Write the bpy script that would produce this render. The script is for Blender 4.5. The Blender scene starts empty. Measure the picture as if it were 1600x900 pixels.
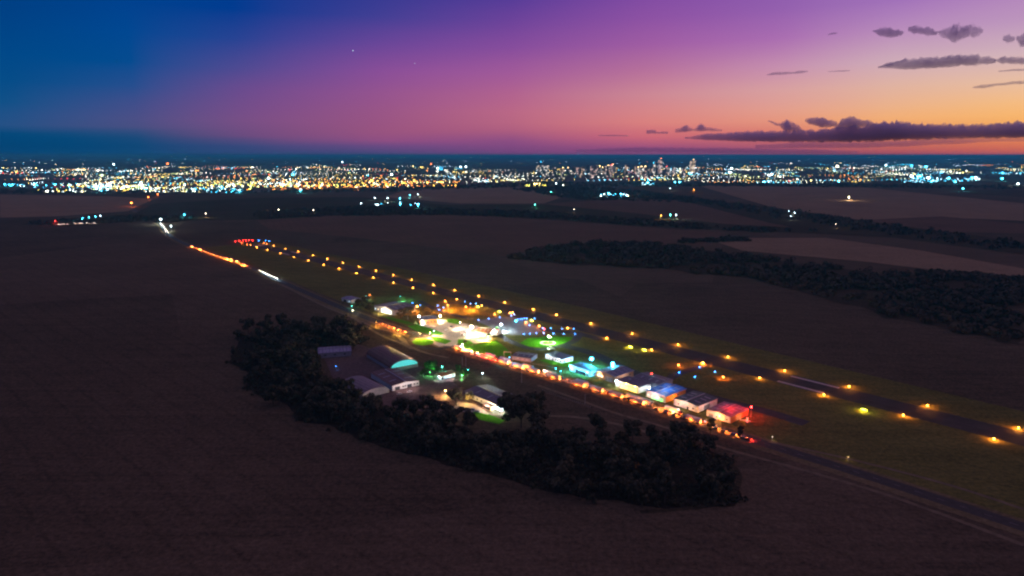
import bpy, math, random
from mathutils import Vector, Matrix, noise
R = math.radians
random.seed(7)
sc = bpy.context.scene
col = sc.collection

# ------------------------------------------------------------------ camera
CAM_H = 200.0
FPX = 800 / math.tan(R(73.74 / 2))           # focal length in photo pixels (1600 wide)
PITCH = math.atan((450 - 242.5) / FPX)
cam_d = bpy.data.cameras.new('camera')
cam_d.sensor_width = 36
cam_d.lens = FPX / 1600 * 36
cam_d.clip_start = 1
cam_d.clip_end = 400000
cam = bpy.data.objects.new('camera', cam_d)
cam.location = (0, 0, CAM_H)
cam.rotation_euler = (math.pi / 2 - PITCH, 0, 0)
col.objects.link(cam)
sc.camera = cam


def ray(x, y):
    cx = (x - 800) / FPX
    cy = -(y - 450) / FPX
    return Vector((cx, math.cos(PITCH) + cy * math.sin(PITCH), -math.sin(PITCH) + cy * math.cos(PITCH)))


def G(x, y, z=0.0):
    d = ray(x, y)
    t = (z - CAM_H) / d.z
    return Vector((d.x * t, d.y * t, z))


def S(x, y, dist):
    """point in the sky at a horizontal distance"""
    d = ray(x, y)
    t = dist / math.hypot(d.x, d.y)
    return Vector((0, 0, CAM_H)) + d * t


def lin(c):
    return tuple(((v / 255 + 0.055) / 1.055) ** 2.4 if v > 10 else v / 255 / 12.92 for v in c)


# ------------------------------------------------------------------ world
world = bpy.data.worlds.new('World')
sc.world = world
world.use_nodes = True
nt = world.node_tree
nt.nodes.clear()
N = nt.nodes.new
out = N('ShaderNodeOutputWorld')
bg = N('ShaderNodeBackground')
bg.inputs['Strength'].default_value = 0.1
nt.links.new(bg.outputs[0], out.inputs[0])
SKYCOL = {
    0: [(0, (0, 68, 142)), (60, (0, 78, 150)), (120, (0, 84, 150)), (165, (10, 90, 150)), (185, (35, 90, 150)), (195, (38, 90, 148)), (206, (0, 80, 136)), (240, (0, 72, 126))],
    200: [(0, (0, 70, 152)), (60, (0, 78, 156)), (112, (0, 82, 152)), (135, (35, 84, 152)), (165, (66, 84, 148)), (195, (82, 86, 142)), (208, (34, 82, 134)), (218, (2, 78, 130)), (240, (8, 74, 126))],
    400: [(0, (0, 58, 148)), (36, (4, 62, 148)), (60, (45, 68, 152)), (100, (82, 76, 152)), (150, (122, 78, 146)), (190, (130, 82, 138)), (212, (118, 78, 132)), (224, (64, 76, 130)), (240, (56, 70, 124))],
    600: [(0, (54, 58, 146)), (40, (74, 66, 150)), (80, (118, 72, 154)), (120, (144, 80, 152)), (160, (154, 86, 138)), (205, (156, 84, 128)), (222, (146, 78, 132)), (232, (90, 72, 132)), (240, (80, 70, 124))],
    800: [(0, (86, 60, 152)), (60, (124, 72, 156)), (100, (154, 86, 158)), (150, (180, 100, 142)), (185, (190, 106, 132)), (205, (176, 94, 128)), (222, (138, 76, 132)), (240, (122, 66, 124))],
    1000: [(0, (128, 74, 162)), (60, (154, 88, 164)), (100, (176, 104, 156)), (150, (206, 136, 148)), (190, (220, 130, 128)), (215, (206, 104, 120)), (228, (164, 84, 126)), (240, (146, 74, 124))],
    1200: [(0, (138, 88, 172)), (60, (168, 104, 176)), (100, (194, 136, 176)), (150, (220, 162, 158)), (185, (232, 152, 130)), (205, (222, 128, 114)), (222, (194, 100, 110)), (240, (152, 74, 110))],
    1400: [(0, (162, 114, 186)), (60, (192, 148, 188)), (100, (210, 176, 184)), (150, (232, 182, 152)), (190, (247, 176, 112)), (212, (230, 134, 96)), (240, (186, 80, 92))],
    1600: [(0, (178, 132, 188)), (60, (200, 166, 190)), (100, (220, 190, 184)), (150, (245, 192, 138)), (190, (252, 180, 98)), (215, (234, 138, 88)), (240, (212, 96, 84))],
}


def skypx(x, y):
    def colm(k):
        s = SKYCOL[k]
        if y <= s[0][0]:
            return lin(s[0][1])
        for (y0, c0), (y1, c1) in zip(s, s[1:]):
            if y <= y1:
                f = (y - y0) / (y1 - y0)
                a, b = lin(c0), lin(c1)
                return tuple(a[i] + (b[i] - a[i]) * f for i in range(3))
        return lin(s[-1][1])
    x = min(1599.9, max(0, x))
    k = int(x // 200) * 200
    f = (x - k) / 200
    a, b = colm(k), colm(k + 200)
    g = 0.80 + 0.20 * min(1, x / 600)
    return tuple((a[i] + (b[i] - a[i]) * f) * g for i in range(3))


def az_el_px(az, el):
    d = Vector((math.sin(R(az)) * math.cos(R(el)), math.cos(R(az)) * math.cos(R(el)), math.sin(R(el))))
    fw = Vector((0, math.cos(PITCH), -math.sin(PITCH)))
    up = Vector((0, math.sin(PITCH), math.cos(PITCH)))
    z = d.dot(fw)
    return 800 + FPX * d.x / z, 450 - FPX * d.dot(up) / z


tc = N('ShaderNodeTexCoord')
sep = N('ShaderNodeSeparateXYZ')
nt.links.new(tc.outputs['Generated'], sep.inputs[0])


def mth(op, a, b=None):
    m = N('ShaderNodeMath')
    m.operation = op
    for i, v in enumerate((a, b)):
        if v is None:
            continue
        if isinstance(v, (int, float)):
            m.inputs[i].default_value = v
        else:
            nt.links.new(v, m.inputs[i])
    return m.outputs[0]


az_s = mth('ARCTAN2', sep.outputs[0], sep.outputs[1])
azf = mth('ADD', mth('DIVIDE', az_s, 2 * math.pi), 0.5)
el_s = mth('MULTIPLY', mth('ARCSINE', sep.outputs[2]), 180 / math.pi)
# slight waviness, so that the bands of colour are not ruled lines
nz = N('ShaderNodeTexNoise')
nz.inputs['Scale'].default_value = 5
nz.inputs['Detail'].default_value = 3
mp = N('ShaderNodeMapping')
mp.inputs['Scale'].default_value = (1, 1, 9)
nt.links.new(tc.outputs['Generated'], mp.inputs[0])
nt.links.new(mp.outputs[0], nz.inputs['Vector'])
el_n = mth('ADD', el_s, mth('MULTIPLY', mth('SUBTRACT', nz.outputs['Fac'], 0.5), 0.35))
ROWS = [0.1, 0.7, 1.15, 1.45, 1.7, 2.0, 2.6, 3.4, 4.8, 6.5, 8.5, 10.5, 12.0, 30.0, 80.0]
AZS = [-36, -32, -28.2, -24, -20.5, -15, -10.6, -5, 0, 5, 10.6, 15, 20.5, 24, 28.2, 32, 36]
BACK = {30.0: ((0.07, 0.09, 0.27), (0.24, 0.16, 0.28)), 80.0: ((0.145, 0.10, 0.165), (0.145, 0.10, 0.165))}
prev = None
for i, el in enumerate(ROWS):
    cr = N('ShaderNodeValToRGB')
    els = cr.color_ramp.elements
    nt.links.new(azf, cr.inputs[0])
    if el in BACK:
        a, b = BACK[el]
        stops = [(-90, a), (-36, a), (36, b), (100, b), (170, a)]
    else:
        stops = []
        for az in AZS:
            x, y = az_el_px(az, el)
            stops.append((az, skypx(x, max(0, y))))
        west = stops[-1][1]
        dark = (0.095, 0.07, 0.15)
        stops = [(-100, dark)] + stops + [(75, west), (150, dark)]
    while len(els) < len(stops):
        els.new(0.5)
    for e, (az, c) in zip(els, stops):
        e.position = az / 360 + 0.5
        e.color = (*c, 1)
    if prev is None:
        prev = cr.outputs[0]
    else:
        mr = N('ShaderNodeMapRange')
        mr.inputs['From Min'].default_value = ROWS[i - 1]
        mr.inputs['From Max'].default_value = el
        nt.links.new(el_n, mr.inputs['Value'])
        mx = N('ShaderNodeMix')
        mx.data_type = 'RGBA'
        nt.links.new(mr.outputs[0], mx.inputs['Factor'])
        nt.links.new(prev, mx.inputs['A'])
        nt.links.new(cr.outputs[0], mx.inputs['B'])
        prev = mx.outputs['Result']
SUN_AZ, SUN_EL = 48.0, -1.0      # just set, out of frame on the right
sky = N('ShaderNodeTexSky')
sky.sky_type = 'NISHITA'
sky.sun_disc = False
sky.sun_elevation = R(SUN_EL)
sky.sun_rotation = R(SUN_AZ)
sc1 = N('ShaderNodeVectorMath')
sc1.operation = 'SCALE'
sc1.inputs['Scale'].default_value = 10.0
nt.links.new(prev, sc1.inputs[0])
sc2 = N('ShaderNodeVectorMath')
sc2.operation = 'SCALE'
sc2.inputs['Scale'].default_value = 0.005
nt.links.new(sky.outputs[0], sc2.inputs[0])
addv = N('ShaderNodeVectorMath')
nt.links.new(sc1.outputs[0], addv.inputs[0])
nt.links.new(sc2.outputs[0], addv.inputs[1])
nt.links.new(addv.outputs[0], bg.inputs['Color'])
world.cycles.sampling_method = 'MANUAL'
world.cycles.sample_map_resolution = 1024

# the last glow of the sun that has just gone down
sun_d = bpy.data.lights.new('sun', 'SUN')
sun_d.energy = 0.03
sun_d.angle = R(8)
sun_d.color = (1, 0.5, 0.35)
sun = bpy.data.objects.new('sun', sun_d)
sun.rotation_euler = (R(86), 0, R(-SUN_AZ) + math.pi)
sun.rotation_euler = Vector((math.sin(R(SUN_AZ)), math.cos(R(SUN_AZ)), 0.10)).to_track_quat('Z', 'Y').to_euler()
col.objects.link(sun)

# ------------------------------------------------------------------ render settings
sc.view_settings.view_transform = 'Standard'
sc.view_settings.look = 'None'
sc.view_settings.exposure = 0
sc.view_settings.gamma = 1
cy = sc.cycles
cy.max_bounces = 6
cy.diffuse_bounces = 0
cy.glossy_bounces = 1
cy.transmission_bounces = 4
cy.transparent_max_bounces = 12
cy.volume_bounces = 3
cy.sample_clamp_indirect = 2
cy.sample_clamp_direct = 0
cy.use_adaptive_sampling = False
cy.use_denoising = True
cy.denoiser = 'OPENIMAGEDENOISE'
cy.filter_width = 2.2
cy.use_light_tree = True


# ------------------------------------------------------------------ materials
def nodes_of(m):
    m.use_nodes = True
    t = m.node_tree
    b = t.nodes['Principled BSDF']
    return t, b


def mat(name, c, rough=0.9, var=0.25, scale=0.5, metal=0.0, spec=0.2, stretch=None, bump=0.0):
    """procedural: base colour varied by two octaves of noise in object space"""
    m = bpy.data.materials.new(name)
    t, b = nodes_of(m)
    co = t.nodes.new('ShaderNodeTexCoord')
    vec = co.outputs['Object']
    if stretch:
        mpn = t.nodes.new('ShaderNodeMapping')
        mpn.inputs['Scale'].default_value = stretch
        t.links.new(vec, mpn.inputs[0])
        vec = mpn.outputs[0]
    n = t.nodes.new('ShaderNodeTexNoise')
    n.inputs['Scale'].default_value = scale
    n.inputs['Detail'].default_value = 6
    n.inputs['Roughness'].default_value = 0.65
    t.links.new(vec, n.inputs['Vector'])
    r = t.nodes.new('ShaderNodeValToRGB')
    r.color_ramp.elements[0].position = 0.3
    r.color_ramp.elements[1].position = 0.72
    r.color_ramp.elements[0].color = (*[v * (1 - var) for v in c], 1)
    r.color_ramp.elements[1].color = (*[min(1, v * (1 + var)) for v in c], 1)
    t.links.new(n.outputs['Fac'], r.inputs[0])
    t.links.new(r.outputs[0], b.inputs['Base Color'])
    b.inputs['Roughness'].default_value = rough
    b.inputs['Metallic'].default_value = metal
    b.inputs['Specular IOR Level'].default_value = spec
    if bump:
        bp = t.nodes.new('ShaderNodeBump')
        bp.inputs['Strength'].default_value = bump
        bp.inputs['Distance'].default_value = 0.5
        t.links.new(n.outputs['Fac'], bp.inputs['Height'])
        t.links.new(bp.outputs[0], b.inputs['Normal'])
    return m


def corrugated(name, c, period=1.0, axis='X', rough=0.55, metal=0.0):
    m = mat(name, c, rough=rough, var=0.22, scale=0.35, metal=metal)
    t = m.node_tree
    b = t.nodes['Principled BSDF']
    co = t.nodes.new('ShaderNodeTexCoord')
    w = t.nodes.new('ShaderNodeTexWave')
    w.bands_direction = axis
    w.inputs['Scale'].default_value = 0.314 / period
    t.links.new(co.outputs['Object'], w.inputs['Vector'])
    w2 = t.nodes.new('ShaderNodeTexWave')
    w2.bands_direction = axis
    w2.inputs['Scale'].default_value = 0.314 / 3.4
    w2.inputs['Distortion'].default_value = 0.15
    t.links.new(co.outputs['Object'], w2.inputs['Vector'])
    pw = t.nodes.new('ShaderNodeMath')
    pw.operation = 'POWER'
    pw.inputs[1].default_value = 7
    t.links.new(w2.outputs['Fac'], pw.inputs[0])
    mu = t.nodes.new('ShaderNodeMath')
    mu.operation = 'MULTIPLY_ADD'
    mu.inputs[1].default_value = -0.5
    mu.inputs[2].default_value = 1.08
    t.links.new(pw.outputs[0], mu.inputs[0])
    sm = t.nodes.new('ShaderNodeVectorMath')
    sm.operation = 'SCALE'
    src = b.inputs['Base Color'].links[0].from_socket
    t.links.new(src, sm.inputs[0])
    t.links.new(mu.outputs[0], sm.inputs['Scale'])
    t.links.new(sm.outputs[0], b.inputs['Base Color'])
    bp = t.nodes.new('ShaderNodeBump')
    bp.inputs['Strength'].default_value = 0.6
    bp.inputs['Distance'].default_value = 0.08
    t.links.new(w.outputs['Fac'], bp.inputs['Height'])
    t.links.new(bp.outputs[0], b.inputs['Normal'])
    return m


def glow(name, c, strength):
    m = bpy.data.materials.new(name)
    t, b = nodes_of(m)
    b.inputs['Base Color'].default_value = (0.5, 0.5, 0.5, 1)
    b.inputs['Emission Color'].default_value = (*c, 1)
    b.inputs['Emission Strength'].default_value = strength
    m.cycles.emission_sampling = 'NONE'
    return m


def field_mat(name, c1, c2, cell=None, rows=0.0, grain=1.0, ang=0.0):
    """crop land: patchwork, blotches, drill rows and fine grain"""
    m = bpy.data.materials.new(name)
    t, b = nodes_of(m)
    L = t.links.new
    co = t.nodes.new('ShaderNodeTexCoord')
    P = co.outputs['Object']

    def noi(s, d, rg=0.6, vec=P):
        n = t.nodes.new('ShaderNodeTexNoise')
        n.inputs['Scale'].default_value = s
        n.inputs['Detail'].default_value = d
        n.inputs['Roughness'].default_value = rg
        L(vec, n.inputs['Vector'])
        return n.outputs['Fac']

    def mm(op, a, bb):
        q = t.nodes.new('ShaderNodeMath')
        q.operation = op
        for i, v in enumerate((a, bb)):
            if isinstance(v, (int, float)):
                q.inputs[i].default_value = v
            else:
                L(v, q.inputs[i])
        return q.outputs[0]
    f = mm('ADD', mm('MULTIPLY', noi(0.006, 4), 0.55), mm('MULTIPLY', noi(0.05, 5, 0.7), 0.45))
    f = mm('ADD', f, mm('MULTIPLY', mm('SUBTRACT', noi(0.32, 4, 0.85), 0.5), 1.9 * grain))
    if rows:
        mpn = t.nodes.new('ShaderNodeMapping')
        mpn.inputs['Rotation'].default_value = (0, 0, ang)
        mpn.inputs['Scale'].default_value = (0.004, 0.16, 1)
        L(P, mpn.inputs[0])
        f = mm('ADD', f, mm('MULTIPLY', mm('SUBTRACT', noi(1, 4, 0.7, mpn.outputs[0]), 0.5), rows))
    if rows:
        # tramlines of the sprayer, broken up
        w = t.nodes.new('ShaderNodeTexWave')
        w.inputs['Scale'].default_value = 0.314 / 21
        w.inputs['Distortion'].default_value = 0.6
        w.inputs['Detail'].default_value = 1
        mpw = t.nodes.new('ShaderNodeMapping')
        mpw.inputs['Rotation'].default_value = (0, 0, ang + math.pi / 2)
        L(P, mpw.inputs[0])
        L(mpw.outputs[0], w.inputs['Vector'])
        ln = mm('POWER', w.outputs['Fac'], 22)
        f = mm('SUBTRACT', f, mm('MULTIPLY', mm('MULTIPLY', ln, noi(0.012, 2)), 0.2))
    if cell:
        v = t.nodes.new('ShaderNodeTexVoronoi')
        v.inputs['Scale'].default_value = 1 / cell
        mpv = t.nodes.new('ShaderNodeMapping')
        mpv.inputs['Rotation'].default_value = (0, 0, 0.5)
        mpv.inputs['Scale'].default_value = (1, 0.6, 1)
        L(P, mpv.inputs[0])
        L(mpv.outputs[0], v.inputs['Vector'])
        sx = t.nodes.new('ShaderNodeSeparateXYZ')
        L(v.outputs['Color'], sx.inputs[0])
        f = mm('ADD', f, mm('MULTIPLY', mm('SUBTRACT', sx.outputs[0], 0.5), 0.28))
    r = t.nodes.new('ShaderNodeValToRGB')
    r.color_ramp.elements[0].position = 0.2
    r.color_ramp.elements[1].position = 0.85
    r.color_ramp.elements[0].color = (*c1, 1)
    r.color_ramp.elements[1].color = (*c2, 1)
    L(f, r.inputs[0])
    L(r.outputs[0], b.inputs['Base Color'])
    b.inputs['Roughness'].default_value = 1
    b.inputs['Specular IOR Level'].default_value = 0
    return m


def tower_mat(name, wall, warm, strength, density, lo=(3.6, 3.4)):
    """pale rendered wall with storeys of small windows, some of them lit"""
    m = bpy.data.materials.new(name)
    t, b = nodes_of(m)
    L = t.links.new
    co = t.nodes.new('ShaderNodeTexCoord')
    mpn = t.nodes.new('ShaderNodeMapping')
    mpn.inputs['Scale'].default_value = (1 / lo[0], 1 / lo[0], 1 / lo[1])
    L(co.outputs['Object'], mpn.inputs[0])
    fl = t.nodes.new('ShaderNodeVectorMath')
    fl.operation = 'FLOOR'
    L(mpn.outputs[0], fl.inputs[0])
    wn = t.nodes.new('ShaderNodeTexWhiteNoise')
    oi = t.nodes.new('ShaderNodeObjectInfo')
    ad = t.nodes.new('ShaderNodeVectorMath')
    L(fl.outputs[0], ad.inputs[0])
    L(oi.outputs['Random'], ad.inputs[1])
    L(ad.outputs[0], wn.inputs['Vector'])
    gt = t.nodes.new('ShaderNodeMath')
    gt.operation = 'LESS_THAN'
    gt.inputs[1].default_value = density
    L(wn.outputs['Value'], gt.inputs[0])
    mu = t.nodes.new('ShaderNodeMath')
    mu.operation = 'MULTIPLY'
    mu.inputs[1].default_value = strength
    L(gt.outputs[0], mu.inputs[0])
    mx = t.nodes.new('ShaderNodeMix')
    mx.data_type = 'RGBA'
    L(wn.outputs['Color'], mx.inputs['Factor'])
    mx.inputs['A'].default_value = (*warm, 1)
    mx.inputs['B'].default_value = (0.8, 0.9, 1, 1)
    mx.inputs['Factor'].default_value = 0.3
    L(mx.outputs['Result'], b.inputs['Emission Color'])
    L(mu.outputs[0], b.inputs['Emission Strength'])
    b.inputs['Base Color'].default_value = (*wall, 1)
    m.cycles.emission_sampling = 'NONE'
    return m


M = {}
M['soil'] = field_mat('red soil fields', (0.068, 0.046, 0.027), (0.185, 0.122, 0.072), cell=420, rows=0.6, ang=0.75)
M['field_light'] = field_mat('harvested field', (0.20, 0.13, 0.072), (0.40, 0.26, 0.14), rows=0.5, ang=0.2)
M['field_mid'] = field_mat('stubble field', (0.11, 0.065, 0.038), (0.22, 0.125, 0.075), rows=0.3, ang=1.2)
M['field_dark'] = field_mat('dark pasture', (0.05, 0.036, 0.02), (0.11, 0.075, 0.042), rows=0.3, ang=0.9)
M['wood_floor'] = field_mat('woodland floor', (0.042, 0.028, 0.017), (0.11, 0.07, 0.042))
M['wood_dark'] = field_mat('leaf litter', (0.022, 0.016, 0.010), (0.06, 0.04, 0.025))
M['airfield'] = field_mat('dry airfield grass', (0.090, 0.078, 0.022), (0.235, 0.19, 0.052), rows=0.7, ang=-0.87 + math.pi / 2)
M['lawn'] = field_mat('mown lawn', (0.05, 0.17, 0.008), (0.13, 0.32, 0.015), grain=0.7)
M['verge'] = field_mat('dirt verge', (0.12, 0.085, 0.04), (0.26, 0.18, 0.09), rows=0.5, ang=-0.87 + math.pi / 2)
M['yard'] = field_mat('bare earth yard', (0.09, 0.058, 0.05), (0.20, 0.13, 0.115))
M['asphalt'] = mat('asphalt', (0.060, 0.046, 0.036), 0.85, 0.3, 0.3)
M['runway'] = mat('runway asphalt', (0.042, 0.031, 0.026), 0.85, 0.35, 0.08, stretch=(1, 1, 1))
M['taxiway'] = mat('taxiway asphalt', (0.055, 0.042, 0.036), 0.8, 0.3, 0.1)
M['apron'] = mat('apron concrete', (0.17, 0.16, 0.155), 0.7, 0.2, 0.1)
M['pave'] = mat('pale paving', (0.36, 0.30, 0.25), 0.8, 0.2, 0.2)
M['dirt'] = mat('dirt track', (0.19, 0.13, 0.07), 1, 0.35, 0.15)
M['paint'] = mat('worn road paint', (0.42, 0.36, 0.34), 0.8, 0.3, 0.6)
M['paint_old'] = mat('faded paint', (0.10, 0.085, 0.08), 0.9, 0.4, 0.6)
M['skylight'] = mat('dusty skylight sheet', (0.36, 0.36, 0.38), 0.5, 0.25, 0.8)
M['white_wall'] = mat('white rendered wall', (0.72, 0.70, 0.68), 0.9, 0.12, 0.4)
M['cream_wall'] = mat('cream wall', (0.62, 0.52, 0.42), 0.9, 0.15, 0.4)
M['orange_wall'] = mat('ochre wall', (0.55, 0.27, 0.10), 0.9, 0.2, 0.4)
M['grey_wall'] = mat('grey wall', (0.36, 0.34, 0.35), 0.9, 0.2, 0.4)
M['brown_wall'] = mat('brown block wall', (0.36, 0.24, 0.16), 0.9, 0.2, 0.4)
M['roof_slate'] = corrugated('blue grey sheet roof', (0.20, 0.21, 0.28))
M['roof_lilac'] = corrugated('pale zinc sheet roof', (0.30, 0.25, 0.36))
M['roof_blue'] = corrugated('blue painted sheet roof', (0.05, 0.17, 0.50))
M['roof_green'] = corrugated('dark green sheet roof', (0.075, 0.10, 0.085))
M['roof_rust'] = corrugated('rusty sheet roof', (0.18, 0.095, 0.07))
M['roof_grey'] = corrugated('weathered fibre cement roof', (0.17, 0.14, 0.16))
M['roof_pink'] = corrugated('galvanised sheet roof', (0.24, 0.17, 0.17))
M['roof_tile'] = corrugated('red clay tile roof', (0.34, 0.11, 0.05), 0.4)
M['door'] = corrugated('steel hangar door', (0.28, 0.28, 0.30), 0.8)
M['door_dark'] = mat('dark door opening', (0.05, 0.05, 0.055), 0.9, 0.3, 0.4)
M['frame'] = mat('painted frame', (0.5, 0.5, 0.5), 0.6, 0.1, 1)
M['glass'] = mat('dark glass', (0.03, 0.035, 0.045), 0.08, 0.1, 1, spec=0.6)
M['steel'] = mat('galvanised steel', (0.36, 0.36, 0.37), 0.5, 0.2, 2, metal=0.6)
M['concrete'] = mat('concrete post', (0.40, 0.37, 0.34), 0.9, 0.2, 2)
M['wood'] = mat('weathered wood', (0.20, 0.14, 0.09), 0.95, 0.3, 2)
M['bark'] = mat('bark', (0.11, 0.075, 0.05), 1, 0.4, 3)
M['leaf'] = mat('dark foliage', (0.060, 0.048, 0.024), 0.9, 0.5, 0.6)
M['leaf_light'] = mat('lighter foliage', (0.115, 0.09, 0.045), 0.9, 0.4, 0.6)
M['leaf_gold'] = mat('gold lit foliage', (0.20, 0.16, 0.075), 0.9, 0.4, 0.6)  # golden lamplight put into the leaf colour
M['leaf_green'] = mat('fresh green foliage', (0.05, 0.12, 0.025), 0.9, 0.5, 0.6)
M['far_leaf'] = mat('far woodland canopy', (0.075, 0.050, 0.030), 1, 0.5, 0.05)
M['tyre'] = mat('tyre rubber', (0.02, 0.02, 0.02), 0.9, 0.2, 3)
for k, c in dict(silver=(0.5, 0.5, 0.52), white=(0.75, 0.75, 0.75), black=(0.02, 0.02, 0.022), red=(0.35, 0.03, 0.025), blue=(0.03, 0.08, 0.28), grey=(0.16, 0.16, 0.17)).items():
    M['car_' + k] = mat('car paint ' + k, c, 0.3, 0.06, 1, spec=0.5)
M['house_wall'] = mat('house walls', (0.34, 0.31, 0.29), 0.95, 0.3, 0.02)
M['house_roof'] = mat('house roofs', (0.17, 0.10, 0.08), 0.95, 0.4, 0.02)

COL = dict(pale=(0.95, 1.0, 0.80), gold=(1, 0.72, 0.10), lime=(0.75, 1.0, 0.25), white=(1, 0.84, 0.56), cool=(0.62, 0.88, 1.0), cyan=(0.05, 0.62, 1.0), warm=(1, 0.66, 0.22), amber=(1, 0.34, 0.04),
           orange=(1, 0.21, 0.025), red=(1, 0.03, 0.02), green=(0.12, 1, 0.25), blue=(0.03, 0.25, 1.0), yellow=(0.95, 0.9, 0.05), teal=(0.1, 0.9, 0.75))
_gl = {}


def GL(c, s):
    k = (c, s)
    if k not in _gl:
        _gl[k] = glow('%s lamp %g' % (c, s), COL[c], s)
    return _gl[k]


# ------------------------------------------------------------------ mesh helpers
class MB:
    def __init__(s):
        s.v, s.f, s.mi = [], [], []

    def add(s, vs, fs, mi=0):
        o = len(s.v)
        s.v += [tuple(p) for p in vs]
        s.f += [tuple(i + o for i in q) for q in fs]
        s.mi += [mi] * len(fs)
        return s

    def box(s, x0, x1, y0, y1, z0, z1, mi=0):
        return s.add([(x0, y0, z0), (x1, y0, z0), (x1, y1, z0), (x0, y1, z0), (x0, y0, z1), (x1, y0, z1), (x1, y1, z1), (x0, y1, z1)],
                     [(3, 2, 1, 0), (4, 5, 6, 7), (0, 1, 5, 4), (1, 2, 6, 5), (2, 3, 7, 6), (3, 0, 4, 7)], mi)

    def tube(s, a, b, r0, r1=None, n=8, mi=0, cap=True):
        a, b = Vector(a), Vector(b)
        r1 = r0 if r1 is None else r1
        d = (b - a).normalized()
        p = d.orthogonal().normalized()
        q = d.cross(p)
        vs, fs = [], []
        for c, r in ((a, r0), (b, r1)):
            for i in range(n):
                t = 2 * math.pi * i / n
                vs.append(c + p * (r * math.cos(t)) + q * (r * math.sin(t)))
        for i in range(n):
            j = (i + 1) % n
            fs.append((i, j, n + j, n + i))
        if cap:
            fs += [tuple(range(n - 1, -1, -1)), tuple(range(n, 2 * n))]
        return s.add(vs, fs, mi)

    def ball(s, c, r, nu=8, nv=5, mi=0, sz=1.0):
        c = Vector(c)
        vs = [c + Vector((0, 0, r * sz))]
        for j in range(1, nv):
            ph = math.pi * j / nv
            for i in range(nu):
                t = 2 * math.pi * i / nu
                vs.append(c + Vector((r * math.sin(ph) * math.cos(t), r * math.sin(ph) * math.sin(t), r * sz * math.cos(ph))))
        vs.append(c - Vector((0, 0, r * sz)))
        fs = []
        for i in range(nu):
            j = (i + 1) % nu
            fs.append((0, 1 + i, 1 + j))
            for k in range(nv - 2):
                a = 1 + k * nu
                fs.append((a + i, a + nu + i, a + nu + j, a + j))
            a = 1 + (nv - 2) * nu
            fs.append((a + i, len(vs) - 1, a + j))
        return s.add(vs, fs, mi)

    def octa(s, c, r, mi=0):
        x, y, z = c
        return s.add([(x + r, y, z), (x, y + r, z), (x - r, y, z), (x, y - r, z), (x, y, z + r), (x, y, z - r)],
                     [(0, 1, 4), (1, 2, 4), (2, 3, 4), (3, 0, 4), (1, 0, 5), (2, 1, 5), (3, 2, 5), (0, 3, 5)], mi)

    def prism(s, prof, y0, y1, mi=0):
        """profile of (x, z) pushed along y"""
        n = len(prof)
        vs = [(x, y0, z) for x, z in prof] + [(x, y1, z) for x, z in prof]
        fs = [tuple(range(n)), tuple(range(2 * n - 1, n - 1, -1))]
        fs += [(i, n + i, n + (i + 1) % n, (i + 1) % n) for i in range(n)]
        return s.add(vs, fs, mi)

    def mesh(s, name, mats):
        me = bpy.data.meshes.new(name)
        me.from_pydata(s.v, [], s.f)
        for m in (mats if isinstance(mats, (list, tuple)) else [mats]):
            me.materials.append(m)
        if any(s.mi):
            me.polygons.foreach_set('material_index', s.mi)
        me.update()
        return me

    def build(s, name, mats, parent=None):
        return obj(name, s.mesh(name, mats), parent)


def obj(name, me, parent=None, loc=None):
    o = bpy.data.objects.new(name, me)
    col.objects.link(o)
    if parent:
        o.parent = parent
    if loc is not None:
        o.location = loc
    return o


def thing(name, label, cat, loc=(0, 0, 0), rz=0.0, group=None):
    o = bpy.data.objects.new(name, None)
    o.empty_display_size = 1
    col.objects.link(o)
    o.location = loc
    o.rotation_euler = (0, 0, rz)
    return tag(o, label, cat, group)


def tag(o, label, cat, group=None, kind=None):
    if label:
        o['label'] = label
    if cat:
        o['category'] = cat
    if group:
        o['group'] = group
    if kind:
        o['kind'] = kind
    return o


def dup(root, loc, rz=0.0, label=None, group=None, scale=None):
    r = root.copy()
    col.objects.link(r)
    r.location = loc
    r.rotation_euler = (0, 0, rz)
    if scale:
        r.scale = scale
    if label:
        r['label'] = label
    if group:
        r['group'] = group
    for ch in list(root.children):
        c = ch.copy()
        col.objects.link(c)
        c.parent = r
        for g in list(ch.children):
            d = g.copy()
            col.objects.link(d)
            d.parent = c
    return r


ORD = 'first second third fourth fifth sixth seventh eighth ninth tenth eleventh twelfth thirteenth fourteenth fifteenth sixteenth seventeenth eighteenth nineteenth twentieth'.split()
ORD += ['twenty-' + o for o in ORD[:9]] + ['thirtieth'] + ['thirty-' + o for o in ORD[:9]]


K = 2.4


def plamp(parent, loc, c, watts, r=0.3, spot=None, rot=None):
    l = bpy.data.lights.new('lamp light', 'SPOT' if spot else 'POINT')
    l.color = COL[c] if isinstance(c, str) else c
    l.energy = watts * K
    l.shadow_soft_size = r
    if spot:
        l.spot_size = R(spot)
        l.spot_blend = 0.6
    o = bpy.data.objects.new('lamp light', l)
    col.objects.link(o)
    o.parent = parent
    o.location = loc
    if rot:
        o.rotation_euler = rot
    return o


def sheet(name, pts, m, z, kind='structure'):
    """flat ground surface from a ground outline"""
    me = bpy.data.meshes.new(name)
    me.from_pydata([(p[0], p[1], z) for p in pts], [], [tuple(range(len(pts)))])
    me.materials.append(m)
    me.update()
    if me.polygons[0].normal.z < 0:
        me.flip_normals()
    o = obj(name, me)
    return tag(o, None, None, kind=kind)


def px(*ps):
    return [G(x, y) for x, y in ps]


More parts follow.
